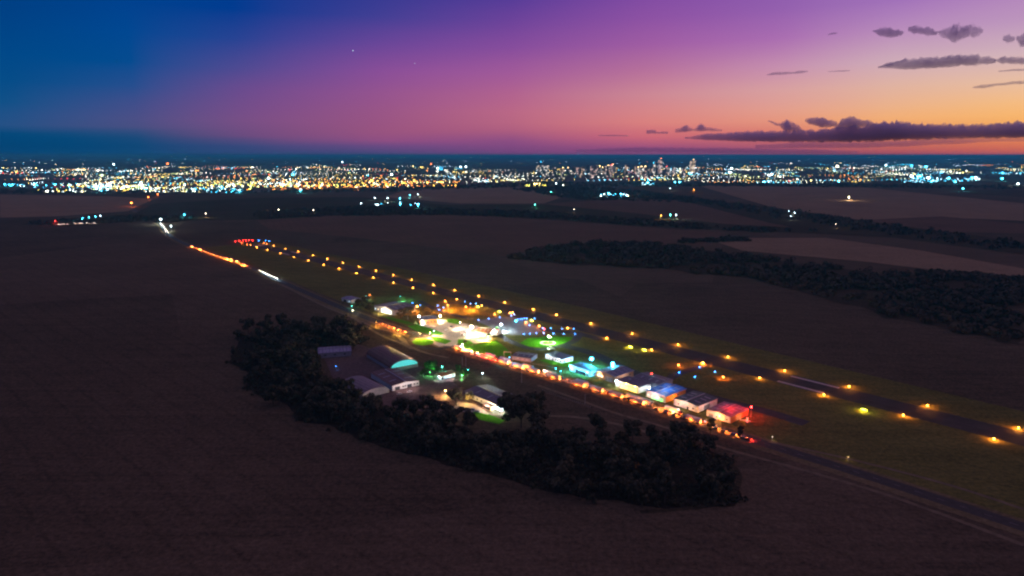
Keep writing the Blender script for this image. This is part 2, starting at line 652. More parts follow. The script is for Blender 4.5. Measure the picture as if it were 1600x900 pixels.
def smooth(pts, n=6):
    pts = [Vector(p) for p in pts]
    outp = []
    for i in range(len(pts) - 1):
        p0, p1, p2, p3 = pts[max(0, i - 1)], pts[i], pts[i + 1], pts[min(len(pts) - 1, i + 2)]
        for k in range(n):
            t = k / n
            outp.append(0.5 * ((2 * p1) + (p2 - p0) * t + (2 * p0 - 5 * p1 + 4 * p2 - p3) * t * t + (3 * p1 - p0 - 3 * p2 + p3) * t ** 3))
    outp.append(pts[-1])
    return outp


def offset(line, d):
    o = []
    for i, p in enumerate(line):
        a, b = line[max(0, i - 1)], line[min(len(line) - 1, i + 1)]
        t = (b - a).normalized()
        o.append(p + Vector((-t.y, t.x, 0)) * d)
    return o


def ribbon(name, line, w0, w1, m, z, kind='structure'):
    """road strip between offsets w0 and w1 of a line"""
    a, b = offset(line, w0), offset(line, w1)
    n = len(line)
    me = bpy.data.meshes.new(name)
    me.from_pydata([(p.x, p.y, z) for p in a + b], [], [(i, i + 1, n + i + 1, n + i) for i in range(n - 1)])
    me.materials.append(m)
    me.update()
    if me.polygons[0].normal.z < 0:
        me.flip_normals()
    return tag(obj(name, me), None, None, kind=kind)


def inside(p, poly):
    x, y = p[0], p[1]
    c = False
    for i in range(len(poly)):
        x0, y0 = poly[i][0], poly[i][1]
        x1, y1 = poly[i - 1][0], poly[i - 1][1]
        if (y0 > y) != (y1 > y) and x < (x1 - x0) * (y - y0) / (y1 - y0) + x0:
            c = not c
    return c


# ------------------------------------------------------------------ ground and haze
rr = [0, 400, 900, 2000, 5000, 15000, 50000, 150000]
vs, fs = [(0, 0, 0)], []
NS = 48
for r in rr[1:]:
    vs += [(r * math.cos(2 * math.pi * i / NS), r * math.sin(2 * math.pi * i / NS), 0) for i in range(NS)]
for i in range(NS):
    j = (i + 1) % NS
    fs.append((0, 1 + i, 1 + j))
    for k in range(len(rr) - 2):
        a = 1 + k * NS
        fs.append((a + i, a + NS + i, a + NS + j, a + j))
MB().add(vs, fs).build('ground', M['soil'])['kind'] = 'structure'

hz = MB().box(-152000, 152000, -152000, 152000, -1, 232).build('haze', None)
hz.data.materials.clear()
hm = bpy.data.materials.new('evening haze')
hm.use_nodes = True
ht = hm.node_tree
ht.nodes.clear()
ho = ht.nodes.new('ShaderNodeOutputMaterial')
hv = ht.nodes.new('ShaderNodeVolumePrincipled')
hv.inputs['Density'].default_value = 4.2e-5
hv.inputs['Color'].default_value = (0.09, 0.78, 1.0, 1)
hv.inputs['Anisotropy'].default_value = 0.0
ht.links.new(hv.outputs[0], ho.inputs['Volume'])
hm.cycles.homogeneous_volume = True
hz.data.materials.append(hm)
hz['kind'] = 'stuff'

# ------------------------------------------------------------------ airfield frame: s along the runway, o across it
DX = Vector((0.65853, -0.75256, 0))
DN = Vector((0.75256, 0.65853, 0))
FA = math.atan2(DX.y, DX.x)


def F(s, o, z=0.0):
    p = DX * s + DN * o
    return Vector((p.x, p.y, z))


def rect(name, s0, s1, o0, o1, m, z):
    return sheet(name, [F(s0, o0), F(s1, o0), F(s1, o1), F(s0, o1)], m, z)


# fields beyond the airfield: pale and dark parcels, valley bottoms
def parcel(name, m, z, *p):
    sheet(name, px(*p), M[m], z)


parcel('field', 'field_light', 0.30, (0, 304), (180, 307), (240, 311), (200, 330), (90, 338), (0, 340))
parcel('field', 'field_light', 0.30, (640, 295), (860, 292), (900, 300), (850, 318), (720, 318), (600, 308))
parcel('field', 'field_mid', 0.34, (850, 318), (960, 312), (1060, 312), (1200, 335), (1275, 352), (1250, 362), (1080, 352), (960, 340))
parcel('field', 'field_light', 0.38, (1090, 290), (1350, 293), (1600, 318), (1600, 345), (1470, 340), (1330, 345), (1200, 322))
parcel('field', 'field_mid', 0.42, (1330, 345), (1470, 338), (1600, 350), (1600, 365), (1430, 362))
parcel('field', 'field_dark', 0.46, (240, 318), (400, 309), (560, 308), (700, 320), (860, 320), (1000, 334), (1130, 350), (1285, 358), (1290, 366), (1130, 360), (980, 352), (860, 342), (700, 335), (520, 337), (400, 344), (200, 346), (30, 352), (60, 344), (210, 334))
parcel('field', 'field_dark', 0.50, (1000, 296), (1150, 318), (1250, 330), (1400, 352), (1600, 378), (1600, 398), (1400, 372), (1290, 366), (1200, 348), (1060, 312))
parcel('field', 'field_light', 0.54, (1100, 372), (1290, 372), (1440, 392), (1600, 420), (1600, 450), (1480, 425), (1360, 410), (1160, 392))
parcel('field', 'field_mid', 0.30, (400, 344), (520, 336), (700, 334), (860, 344), (1130, 364), (1100, 384), (900, 380), (800, 402), (560, 372), (420, 358))
FOREST = px((800, 404), (860, 388), (930, 379), (1080, 387), (1180, 403), (1300, 417), (1380, 428), (1500, 432), (1600, 470), (1600, 540), (1480, 518), (1340, 480), (1260, 460), (1180, 436), (1000, 417), (880, 412))


def ragged(poly, step, amp, seed):
    o = []
    for i in range(len(poly)):
        a, b = poly[i], poly[(i + 1) % len(poly)]
        n = max(1, int((b - a).length / step))
        for k in range(n):
            p = a + (b - a) * (k / n)
            o.append(p + Vector((noise.noise((p.x * .02, p.y * .02, seed)) + .6 * noise.noise((p.x * .07, p.y * .07, seed)), noise.noise((p.x * .02, p.y * .02, seed + 9)) + .6 * noise.noise((p.x * .07, p.y * .07, seed + 9)), 0)) * amp)
    return o


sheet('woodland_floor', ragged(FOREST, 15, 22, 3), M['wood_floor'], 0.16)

# airfield grass from the highway to beyond the runway
sheet('airfield_grass', [F(-1580, 470), F(-1580, 625), F(-1200, 640), F(-900, 655), F(-600, 660), F(-330, 650), F(60, 640), F(420, 640), F(420, 446), F(-120, 445), F(-230, 440), F(-640, 424), F(-930, 436), F(-1240, 460)], M['airfield'], 0.04)
rect('runway', -1545, 420, 564.5, 594.5, M['runway'], 0.09)
for i in range(0, 34):
    rect('runway_marking', -1500 + i * 56, -1500 + i * 56 + 26, 579.3, 579.7, M['paint_old'], 0.094)
for (s0, s1, o0, o1) in ((-285, -243, 565.8, 569.6), (-284, -240, 588.6, 592.4), (-1385, -1340, 566, 570), (-1385, -1340, 589, 593)):
    rect('runway_marking', s0, s1, o0, o1, M['paint'], 0.094)
for k in range(6):
    rect('runway_marking', -1538, -1512, 567 + k * 4.4, 569 + k * 4.4, M['paint'], 0.094)

# highway
HW = smooth([F(-3800, 1000), F(-3469, 815), F(-3071, 661), F(-2600, 590), F(-2207, 546), F(-1920, 491), F(-1656, 461), F(-1234, 447), F(-1059, 433), F(-919, 422), F(-768, 412), F(-649, 411), F(-576, 413), F(-438, 422), F(-331, 430), F(-229, 432), F(-121, 436), F(100, 436), F(420, 438)], 6)
ribbon('verge', HW, -12.5, 9.5, M['verge'], 0.05)
ribbon('highway', HW, -5.6, 5.6, M['asphalt'], 0.10)
for w in (-4.4, 4.25):
    ribbon('road_marking', HW, w, w + 0.13, M['paint_old'], 0.106)
MBm = MB()
acc = 0.0
cl = offset(HW, 0)
for a, b in zip(cl, cl[1:]):
    L_ = (b - a).length
    t = -acc
    dv = (b - a).normalized()
    nv = Vector((-dv.y, dv.x, 0))
    while t < L_:
        t0, t1 = max(0, t), min(L_, t + 4)
        if t1 > t0:
            p, q = a + dv * t0, a + dv * t1
            MBm.add([(w.x, w.y, 0.108) for w in (p - nv * .08, q - nv * .08, q + nv * .08, p + nv * .08)], [(0, 1, 2, 3)])
        t += 12
    acc = (acc + L_) % 12
MBm.build('road_marking', M['paint'])['kind'] = 'structure'

# apron, taxiways, perimeter tracks
sheet('apron', px((745, 502), (775, 496), (800, 495), (828, 501), (846, 517), (838, 522), (800, 524), (776, 520), (768, 512)), M['apron'], 0.085)


def track(name, pts, w, m, z):
    return ribbon(name, smooth(pts, 6), -w / 2, w / 2, m, z)


track('taxiway', px((792, 505), (815, 494), (838, 487)), 17, M['taxiway'], 0.080)
track('taxiway', px((820, 508), (850, 515), (880, 518.5), (904, 521), (940, 531)), 12, M['taxiway'], 0.082)
track('taxiway', px((905, 523), (897, 533), (875, 541), (845, 546), (822, 543), (797, 533), (780, 524)), 9, M['taxiway'], 0.070)
track('taxiway', px((880, 540), (925, 552), (965, 571), (1010, 590), (1060, 606), (1130, 626), (1200, 644), (1260, 662)), 13, M['taxiway'], 0.074)
track('taxiway', px((1040, 596), (1062, 583), (1100, 572)), 9, M['taxiway'], 0.076)
track('taxiway', px((655, 470), (690, 487), (735, 498), (756, 502)), 9, M['taxiway'], 0.072)
track('taxiway', px((700, 473), (740, 476), (775, 482), (800, 496)), 8, M['taxiway'], 0.078)
# terminal forecourt, roundabout, lawns
sheet('car_park', px((648, 512), (664, 502), (690, 499), (712, 503), (742, 508), (772, 519), (768, 531), (744, 537), (720, 535), (705, 541), (690, 540), (668, 530), (680, 522), (664, 514)), M['pave'], 0.12)
sheet('lawn', px((636, 509), (652, 507.5), (672, 513), (694, 521), (688, 524), (668, 522), (650, 517)), M['lawn'], 0.14)
el = [G(661 + 17 * math.cos(t), 534.5 + 5.2 * math.sin(t)) for t in [2 * math.pi * i / 24 for i in range(24)]]
sheet('lawn', el, M['lawn'], 0.15)
sheet('lawn', px((672, 526), (688, 527), (706, 533), (696, 538), (680, 534)), M['lawn'], 0.15)
sheet('lawn', px((697, 499), (712, 498), (722, 503), (716, 507), (700, 504)), M['lawn'], 0.15)
sheet('lawn', px((716, 530), (734, 532), (740, 537), (728, 541), (715, 536)), M['lawn'], 0.15)
sheet('lawn', px((596, 494), (612, 496), (640, 503), (646, 506), (636, 507), (612, 501)), M['lawn'], 0.13)
sheet('lawn', px((722, 542), (748, 538), (776, 532), (792, 545), (800, 556), (770, 556), (740, 550)), M['lawn'], 0.13)
sheet('lawn', px((842, 563), (866, 560), (905, 566), (896, 575), (862, 570)), M['lawn'], 0.13)
sheet('lawn', px((728, 648), (742, 643), (766, 649), (788, 657), (780, 663), (748, 656)), M['lawn'], 0.13)
sheet('lawn', px((806, 540), (824, 529), (862, 525), (896, 527), (886, 536), (850, 543), (824, 542)), M['lawn'], 0.062)
track('access_road', px((642, 525), (655, 541), (676, 545), (700, 543)), 6, M['asphalt'], 0.125)
track('access_road', px((690, 541), (676, 534), (672, 528), (690, 527)), 6, M['pave'], 0.128)
# dirt tracks on the near side of the highway
track('dirt_track', px((440, 445), (500, 475), (545, 494), (560, 500), (590, 513), (618, 520), (630, 530), (640, 541), (668, 552), (700, 559)), 4, M['dirt'], 0.11)
track('dirt_track', px((552, 496), (580, 515), (602, 527), (625, 536), (644, 545)), 4, M['dirt'], 0.112)
track('dirt_track', px((570, 500), (604, 512), (622, 526), (633, 540)), 3, M['dirt'], 0.114)
track('dirt_track', px((840, 602), (900, 623), (960, 645), (1040, 668), (1130, 700), (1250, 733), (1400, 778), (1600, 852)), 3.4, M['dirt'], 0.11)
track('dirt_track', px((1200, 690), (1330, 718), (1480, 757), (1600, 796)), 3, M['dirt'], 0.11)
track('dirt_track', px((850, 650), (900, 652), (960, 662), (1020, 678)), 4, M['dirt'], 0.116)
track('dirt_track', px((1120, 715), (1152, 735), (1150, 765), (1120, 786), (1060, 796), (1000, 800)), 3.4, M['field_dark'], 0.118)
# left hand compound
sheet('yard', px((500, 545), (560, 538), (640, 565), (700, 590), (760, 640), (700, 650), (640, 640), (560, 625), (520, 590)), M['yard'], 0.06)
sheet('pale_paving', px((706, 640), (716, 628), (742, 632), (765, 646), (756, 652), (735, 646)), M['pave'], 0.12)
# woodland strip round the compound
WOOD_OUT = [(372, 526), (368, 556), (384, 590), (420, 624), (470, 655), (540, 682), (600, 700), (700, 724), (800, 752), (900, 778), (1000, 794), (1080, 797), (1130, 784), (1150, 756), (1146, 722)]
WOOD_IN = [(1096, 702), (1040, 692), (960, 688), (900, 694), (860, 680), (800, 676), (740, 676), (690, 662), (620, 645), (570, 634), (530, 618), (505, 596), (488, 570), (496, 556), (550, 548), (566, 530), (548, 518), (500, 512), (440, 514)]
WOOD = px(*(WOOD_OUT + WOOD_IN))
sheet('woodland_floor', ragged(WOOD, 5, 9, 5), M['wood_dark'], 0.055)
# ------------------------------------------------------------------ clouds: lumpy closed bodies of even density
def cloud_mat(name, c, dens):
    m = bpy.data.materials.new(name)
    m.use_nodes = True
    t = m.node_tree
    t.nodes.clear()
    o = t.nodes.new('ShaderNodeOutputMaterial')
    v = t.nodes.new('ShaderNodeVolumePrincipled')
    v.inputs['Density'].default_value = dens
    v.inputs['Color'].default_value = (*c, 1)
    t.links.new(v.outputs[0], o.inputs['Volume'])
    m.cycles.homogeneous_volume = True
    return m


M['cloud_low'] = cloud_mat('evening cloud', (0.97, 0.80, 1.0), 2.0e-3)
M['cloud_high'] = cloud_mat('dark high cloud', (0.82, 0.70, 0.94), 3.2e-3)
M['cloud_thin'] = cloud_mat('thin cloud veil', (0.95, 0.62, 1.0), 1.1e-3)


def cloud(label, dist, prof, m, rough=0.25, depth=0.5, seed=0):
    """prof: (x, y_top, y_bottom) in the order of x; dist metres away"""
    k = dist / FPX
    mid = len(prof) // 2
    P0 = S(prof[mid][0], (prof[mid][1] + prof[mid][2]) / 2, dist)
    nseg, ring = max(60, int((prof[-1][0] - prof[0][0]) * 0.9)), 22
    x0, x1 = prof[0][0], prof[-1][0]
    vs, fs = [], []
    for i in range(nseg + 1):
        x = x0 + (x1 - x0) * i / nseg
        j = 0
        while j < len(prof) - 2 and x > prof[j + 1][0]:
            j += 1
        a, b = prof[j], prof[j + 1]
        f = min(1, max(0, (x - a[0]) / (b[0] - a[0])))
        f = f * f * (3 - 2 * f)
        yt, yb = a[1] + (b[1] - a[1]) * f, a[2] + (b[2] - a[2]) * f
        c = S(x, (yt + yb) / 2, dist)
        hh = max(0.15, (yb - yt) / 2) * k
        n1 = noise.noise((x * 0.11, seed * 3.1, 0)) + 0.5 * noise.noise((x * 0.31, seed * 5.7, 2))
        dirv = (c - Vector((0, 0, CAM_H))).normalized()
        side = Vector((dirv.x, dirv.y, 0)).normalized()
        for r in range(ring):
            t = 2 * math.pi * r / ring
            q = noise.noise((x * 0.16, math.cos(t) * 1.6 + seed, math.sin(t) * 1.6)) + 0.35 * noise.noise((x * 0.7, math.cos(t) * 3 + seed, math.sin(t) * 3)) + 0.8 * noise.noise((x * 0.45, math.cos(t) * 3 + seed, math.sin(t) * 3))
            g = 1 + rough * (q + 0.4 * n1) * (1.5 if math.sin(t) > 0 else 0.7)
            vs.append(c + Vector((0, 0, hh * math.sin(t) * g)) + side * (max(hh * 2.5, 400) * depth * math.cos(t) * g) - P0)
    for i in range(nseg):
        for r in range(ring):
            q = (r + 1) % ring
            fs.append((i * ring + r, i * ring + q, (i + 1) * ring + q, (i + 1) * ring + r))
    fs.append(tuple(range(ring - 1, -1, -1)))
    fs.append(tuple(nseg * ring + r for r in range(ring)))
    o = MB().add(vs, fs).build('cloud', M[m])
    o.location = P0
    return tag(o, label, 'cloud', 'dark clouds in the evening sky')


cloud('long low purple cloud bank lying above the city at right', 70000, [(1070, 214, 217), (1110, 209, 219), (1180, 206, 221), (1260, 205, 221), (1340, 198, 220), (1400, 193, 217), (1440, 196, 216), (1520, 197, 214), (1600, 193, 213), (1690, 192, 214), (1720, 200, 208)], 'cloud_low', 0.24, 0.6, 1)
cloud('domed dark cloud heap standing on the low bank, larger of two', 69000, [(1305, 199, 203), (1316, 187, 200), (1330, 184.5, 199), (1350, 188, 198), (1378, 195, 198)], 'cloud_low', 0.3, 0.6, 2)
cloud('domed dark cloud heap just left of the larger heap', 69000, [(1258, 186, 190), (1266, 184.5, 194), (1285, 184.5, 198), (1306, 190, 198), (1310, 194, 197)], 'cloud_low', 0.3, 0.6, 3)
cloud('small ragged cloud tuft left of the domed heaps', 69000, [(1200, 188, 190), (1216, 192, 197), (1230, 189.5, 205), (1246, 196, 206), (1256, 203, 206)], 'cloud_low', 0.4, 0.6, 4)
cloud('low ragged cloud fragment above the bank tip', 69000, [(1055, 202, 207), (1072, 197, 206), (1084, 201, 205), (1094, 194.5, 205), (1106, 199, 205), (1128, 202, 205)], 'cloud_low', 0.45, 0.6, 5)
cloud('tiny pair of dark cloud puffs above downtown', 69000, [(1010, 203, 209), (1018, 202, 209), (1030, 206, 209), (1036, 205, 209), (1044, 206, 209)], 'cloud_low', 0.4, 0.6, 6)
cloud('flat dark cloud sliver over the downtown towers', 69000, [(935, 211, 212.5), (955, 210.5, 213), (982, 211.5, 213)], 'cloud_low', 0.2, 0.5, 7)
cloud('thin red edged cloud band just above the horizon at right', 76000, [(1180, 226, 232), (1260, 222, 231), (1340, 222, 231), (1400, 220, 229), (1480, 217, 225), (1560, 216, 221), (1660, 215, 220)], 'cloud_thin', 0.15, 0.5, 8)
cloud('faint violet cloud band resting on the horizon', 78000, [(900, 233, 238), (1000, 230, 238), (1120, 231, 239), (1260, 233, 240), (1340, 236, 240)], 'cloud_thin', 0.15, 0.5, 9)
cloud('grey streak cloud in the pale sky, upper right', 32000, [(1372, 104, 106), (1390, 98, 106), (1420, 94, 107), (1460, 90.5, 105), (1510, 87, 101), (1545, 90, 99), (1556, 93, 98)], 'cloud_high', 0.3, 0.5, 10)
cloud('grey streak cloud running off the right edge of the sky', 32000, [(1553, 94, 95), (1566, 90, 98), (1590, 91, 99), (1640, 92, 100)], 'cloud_high', 0.35, 0.5, 11)
cloud('slim upper wisp beside the long grey streak', 32000, [(1385, 101, 103), (1405, 95, 98), (1416, 91, 95)], 'cloud_high', 0.3, 0.4, 12)
cloud('oval dark cloud at the left end of the upper cloud row', 32000, [(1363, 48, 49), (1376, 45, 55), (1394, 46, 58), (1408, 48, 55), (1412, 50, 52)], 'cloud_high', 0.35, 0.5, 13)
cloud('arched dark cloud second in the upper cloud row', 32000, [(1419, 43, 48), (1430, 42, 51), (1450, 44, 54), (1464, 49, 54)], 'cloud_high', 0.4, 0.5, 14)
cloud('ragged broad cloud with paler middle in the upper row', 32000, [(1464, 49, 52), (1476, 45, 59), (1494, 43, 62), (1512, 41, 57), (1528, 43, 55), (1536, 46, 51)], 'cloud_high', 0.45, 0.3, 15)
cloud('small cloud puff near the right edge of the upper row', 32000, [(1567, 57, 63), (1578, 56, 66), (1586, 58, 63)], 'cloud_high', 0.4, 0.4, 16)
cloud('cloud scrap touching the right edge of the picture', 32000, [(1588, 57, 62), (1597, 56, 71), (1612, 60, 70)], 'cloud_high', 0.4, 0.4, 17)
cloud('thin dark cloud dash alone in the pink sky', 34000, [(1198, 116, 117.5), (1215, 112.5, 117), (1240, 112.5, 115), (1250, 110.5, 114.5), (1262, 110.5, 112.5)], 'cloud_high', 0.25, 0.3, 18)
cloud('faint hairline cloud between the dash and the long streak', 34000, [(1294, 111.5, 112.2), (1315, 110, 111.8), (1328, 109.6, 110.8)], 'cloud_high', 0.2, 0.3, 19)
cloud('slanting hairline cloud low at the right edge', 34000, [(1520, 135.5, 137.5), (1535, 133, 137.5), (1560, 130.5, 133.5), (1590, 127, 131), (1630, 126, 130)], 'cloud_high', 0.25, 0.3, 20)
cloud('short hairline cloud over the slanting one', 34000, [(1560, 110.5, 112), (1590, 108, 110.5), (1630, 107, 110)], 'cloud_high', 0.2, 0.3, 21)
cloud('speck of cloud above the pink haze, upper right', 34000, [(1293, 53.5, 54.5), (1302, 51, 53.5), (1308, 51, 52.5)], 'cloud_high', 0.2, 0.3, 22)

for x, y, s, lab in ((551.5, 79, 75, 'brighter white star in the violet sky at left'), (648, 99, 45, 'fainter star right of the brighter star')):
    o = MB().ball((0, 0, 0), s).build('star', GL('cool', 1.4))
    o.location = S(x, y, 120000)
    tag(o, lab, 'star')


# ------------------------------------------------------------------ trees
def crown(seed, rad, h0, h1, lobes, n, leaf, lobe_r=0.42):
    rg = random.Random(seed)
    mb = MB()
    L = []
    for i in range(lobes):
        a = rg.uniform(0, 2 * math.pi)
        r = rad * (0.15 + 0.6 * math.sqrt(rg.random()))
        z = h0 + (h1 - h0) * (0.2 + 0.62 * rg.random())
        L.append((Vector((r * math.cos(a), r * math.sin(a), z)), rad * lobe_r * rg.uniform(0.7, 1.25), rg.random()))
    L.append((Vector((0, 0, h0 + (h1 - h0) * 0.75)), rad * lobe_r, rg.random()))
    for i in range(n):
        c, r, tone = rg.choice(L)
        d = Vector((rg.gauss(0, 1), rg.gauss(0, 1), rg.gauss(0, 1))).normalized()
        p = c + d * (r * rg.random() ** 0.4)
        p.z = max(h0 * 0.8, c.z + (p.z - c.z) * 0.8)
        s = leaf * rg.uniform(0.5, 1.3)
        u = (d + Vector((rg.uniform(-.8, .8), rg.uniform(-.8, .8), rg.uniform(-.2, .9)))).normalized().orthogonal().normalized()
        w = d.cross(u).normalized() if rg.random() < .7 else Vector((rg.gauss(0, 1), rg.gauss(0, 1), rg.gauss(0, 1))).normalized()
        mb.add([p - u * s - w * s * .6, p + u * s - w * s * .5, p + u * s * .7 + w * s * .7, p - u * s * .6 + w * s * .6], [(0, 1, 2, 3)], 1 if rg.random() < tone * 0.6 else 0)
    return mb, L


def make_tree(kind, seed, m0, m1, rad, h0, h1, lobes, n, leaf, tr):
    mb, L = crown(seed, rad, h0, h1, lobes, n, leaf)
    cm = mb.mesh(kind + ' crown', [M[m0], M[m1]])
    tb = MB().tube((0, 0, -0.2), (0.1, 0.05, h0 * 1.15), tr, tr * 0.6, 7)
    for c, r, t in L[:5]:
        tb.tube((0.1, 0.05, h0 * 0.9), tuple(c), tr * 0.45, tr * 0.12, 5)
    tm = tb.mesh(kind + ' trunk', M['bark'])
    return cm, tm


PROTO = {
    'broad': [make_tree('broad', 10 + i, 'leaf', 'leaf_light', 5.2, 3.0, 11.5, 9, 900, 0.62, 0.35) for i in range(4)],
    'tall': [make_tree('tall', 30 + i, 'leaf', 'leaf_light', 3.4, 3.0, 15.0, 9, 800, 0.6, 0.3) for i in range(3)],
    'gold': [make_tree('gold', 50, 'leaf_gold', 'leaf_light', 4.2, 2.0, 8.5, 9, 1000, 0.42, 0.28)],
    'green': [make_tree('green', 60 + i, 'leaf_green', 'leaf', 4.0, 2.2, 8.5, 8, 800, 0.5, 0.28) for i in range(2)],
    'bush': [make_tree('bush', 70 + i, 'leaf', 'leaf_light', 2.2, 0.6, 3.0, 6, 380, 0.36, 0.12) for i in range(2)],
}
rgt = random.Random(99)


def tree(kind, p, label, scale=1.0, group=None, name='tree', cat='tree', sz=None):
    cm, tm = rgt.choice(PROTO[kind])
    t = thing(name, label, cat, (p[0], p[1], 0), rgt.uniform(0, 6.28), group)
    t.scale = (scale, scale, sz or scale * rgt.uniform(0.88, 1.12))
    obj('crown', cm, t)
    obj('trunk', tm, t)
    return t


# woodland belt round the compound: single trees, denser to the inside
pts = []
xs = [p.x for p in WOOD]
ys = [p.y for p in WOOD]
tries = 0
while len(pts) < 270 and tries < 30000:
    tries += 1
    p = Vector((rgt.uniform(min(xs), max(xs)), rgt.uniform(min(ys), max(ys)), 0))
    wob = Vector((noise.noise((p.x * .03, p.y * .03, 1)), noise.noise((p.x * .03, p.y * .03, 9)), 0)) * 16
    if inside(p + wob, WOOD) and all((p - q).length > 4.6 for q in pts):
        pts.append(p)
for p in pts:
    k = rgt.choice(['broad', 'broad', 'tall', 'broad', 'bush'])
    lab = {'broad': 'dark broad crowned tree in the woodland belt below the compound', 'tall': 'dark tall narrow tree in the woodland belt below the compound', 'bush': 'dark low bush in the woodland belt below the compound'}[k]
    tree(k, p, lab, rgt.uniform(0.9, 1.75), {'broad': 'broad trees of the woodland belt', 'tall': 'tall trees of the woodland belt', 'bush': 'bushes of the woodland belt'}[k], 'tree' if k != 'bush' else 'bush', 'tree' if k != 'bush' else 'bush')

# trees one can pick out
SINGLE = [
    ('broad', 815, 668, 2.0, 'largest dark round tree right of the white lit house corner'),
    ('broad', 790, 652, 1.3, 'dark tree hiding the right end of the long dark roof'),
    ('broad', 835, 652, 1.5, 'dark tree behind the largest round tree'),
    ('tall', 848, 640, 0.9, 'dark tree at the end of the road fence'),
    ('broad', 650, 652, 1.15, 'dark tree in front of the earth yard, left of three'),
    ('broad', 672, 650, 1.2, 'dark tree in front of the earth yard, middle of three'),
    ('broad', 697, 654, 1.05, 'dark tree in front of the earth yard, right of three'),
    ('gold', 713, 634, 1.35, 'pale golden lit tree beside the carport'),
    ('gold', 733, 629, 0.8, 'smaller golden lit tree against the long dark roof'),
    ('green', 663, 592, 1.1, 'green lit tree right in front of the cyan arch'),
    ('green', 680, 584, 1.3, 'green lit tree behind the small white blue house'),
    ('green', 668, 580, 0.9, 'green tree between the arch and the road bank'),
    ('green', 727, 590, 0.9, 'green lit tree at the right of the small house'),
    ('green', 718, 583, 0.8, 'darker green tree above the small house roof'),
    ('green', 789, 662, 0.75, 'teal lit bush tree right of the white lit corner'),
    ('broad', 932, 680, 1.15, 'lone dark tree standing in the field below the fence'),
    ('broad', 941, 700, 0.85, 'lone dark tree just below the field tree'),
    ('broad', 905, 683, 0.5, 'small dark tree left of the lone field tree'),
    ('tall', 1110, 680, 0.75, 'dark slim tree by the highway under the red hangar, left'),
    ('tall', 1156, 688, 0.62, 'dark slim tree by the highway under the red hangar, right'),
    ('broad', 563, 484, 1.15, 'dark tree left of the lit white hangar front'),
    ('broad', 578, 489, 1.0, 'dark tree touching the lit white hangar'),
    ('broad', 572, 478, 0.9, 'dark tree behind the pair near the lit hangar'),
    ('broad', 626, 499, 1.05, 'dark tree before the terminal annex, left of pair'),
    ('broad', 638, 500, 1.15, 'dark tree before the terminal annex, right of pair'),
    ('bush', 669, 503, 1.3, 'dark bush in front of the ochre wall'),
    ('green', 764, 528, 0.62, 'yellow lit little tree at the terminal corner'),
    ('bush', 727, 536, 0.9, 'round lit bush on the forecourt lawn'),
    ('green', 776, 517, 0.5, 'small tree at the apron end of the red roof'),
    ('broad', 470, 530, 1.0, 'dark tree behind the lilac roof, first from the left'),
    ('broad', 487, 532, 1.1, 'dark tree behind the lilac roof, second from the left'),
    ('broad', 505, 528, 1.05, 'dark tree behind the lilac roof, third from the left'),
    ('broad', 524, 526, 1.15, 'dark tree behind the lilac roof, fourth from the left'),
    ('broad', 541, 521, 1.1, 'dark tree behind the lilac roof, last on the right'),
]
for k, x, y, s, lab in SINGLE:
    tree(k, G(x, y), lab, s * 1.25, None, 'bush' if k == 'bush' else 'tree', 'bush' if k == 'bush' else 'tree')


def canopy(name, poly, n, leafs, size, height, seed, m='far_leaf'):
    """a far wood that reads as one mass: many small crowns in one body"""
    rg = random.Random(seed)
    xs = [p.x for p in poly]
    ys = [p.y for p in poly]
    mb = MB()
    k = 0
    while k < n:
        p = Vector((rg.uniform(min(xs), max(xs)), rg.uniform(min(ys), max(ys)), 0))
        if not inside(p, poly):
            continue
        if noise.noise((p.x * 0.011, p.y * 0.011, seed)) + 0.5 * noise.noise((p.x * 0.03, p.y * 0.03, seed)) < (-0.2 if p.x < 420 else 0.0) and rg.random() < 0.88:
            continue
        k += 1
        h = height * rg.uniform(0.55, 1.2)
        r = size * rg.uniform(0.7, 1.3)
        for j in range(leafs):
            d = Vector((rg.gauss(0, 1), rg.gauss(0, 1), rg.gauss(0, 1))).normalized()
            c = p + Vector((0, 0, h * 0.6)) + Vector((d.x * r, d.y * r, d.z * h * 0.42))
            s = r * 0.33 * rg.uniform(0.5, 1.2)
            u = (d + Vector((rg.uniform(-.6, .6), rg.uniform(-.6, .6), .3))).normalized().orthogonal().normalized()
            w = d.cross(u)
            mb.add([c - u * s - w * s, c + u * s - w * s * .8, c + u * s * .8 + w * s, c - u * s * .9 + w * s * .9], [(0, 1, 2, 3)])
    o = mb.build(name, M[m])
    return tag(o, None, None, kind='stuff')


canopy('forest', ragged(FOREST, 15, 24, 3), 1500, 26, 6.0, 10, 1)
canopy('undergrowth', ragged(WOOD, 5, 14, 5), 2600, 12, 1.9, 3.2, 8, 'leaf')
canopy('treeline', px((400, 332), (560, 324), (700, 328), (860, 334), (1000, 345), (1130, 356), (1285, 362), (1200, 364), (1000, 353), (860, 342), (700, 336), (520, 338), (400, 343)), 1300, 10, 9, 10, 2)
canopy('treeline', px((45, 349), (120, 344), (210, 340), (300, 341), (290, 346), (190, 348), (60, 354)), 260, 14, 8, 9, 3)
canopy('treeline', px((800, 296), (900, 290), (1010, 300), (1100, 312), (1250, 332), (1400, 354), (1600, 382), (1600, 396), (1400, 370), (1240, 345), (1090, 318), (900, 312)), 1500, 8, 11, 10, 4)
canopy('treeline', px((1380, 430), (1500, 428), (1600, 440), (1600, 470), (1500, 436)), 300, 14, 7, 9, 5)
canopy('treeline', px((1060, 376), (1170, 373), (1172, 377), (1062, 381)), 90, 14, 7, 8, 6)
canopy('treeline', px((0, 303), (300, 303), (600, 300), (840, 292), (1200, 292), (1600, 296), (1600, 291), (1200, 286), (840, 286), (500, 297), (0, 298)), 1500, 6, 14, 11, 7)


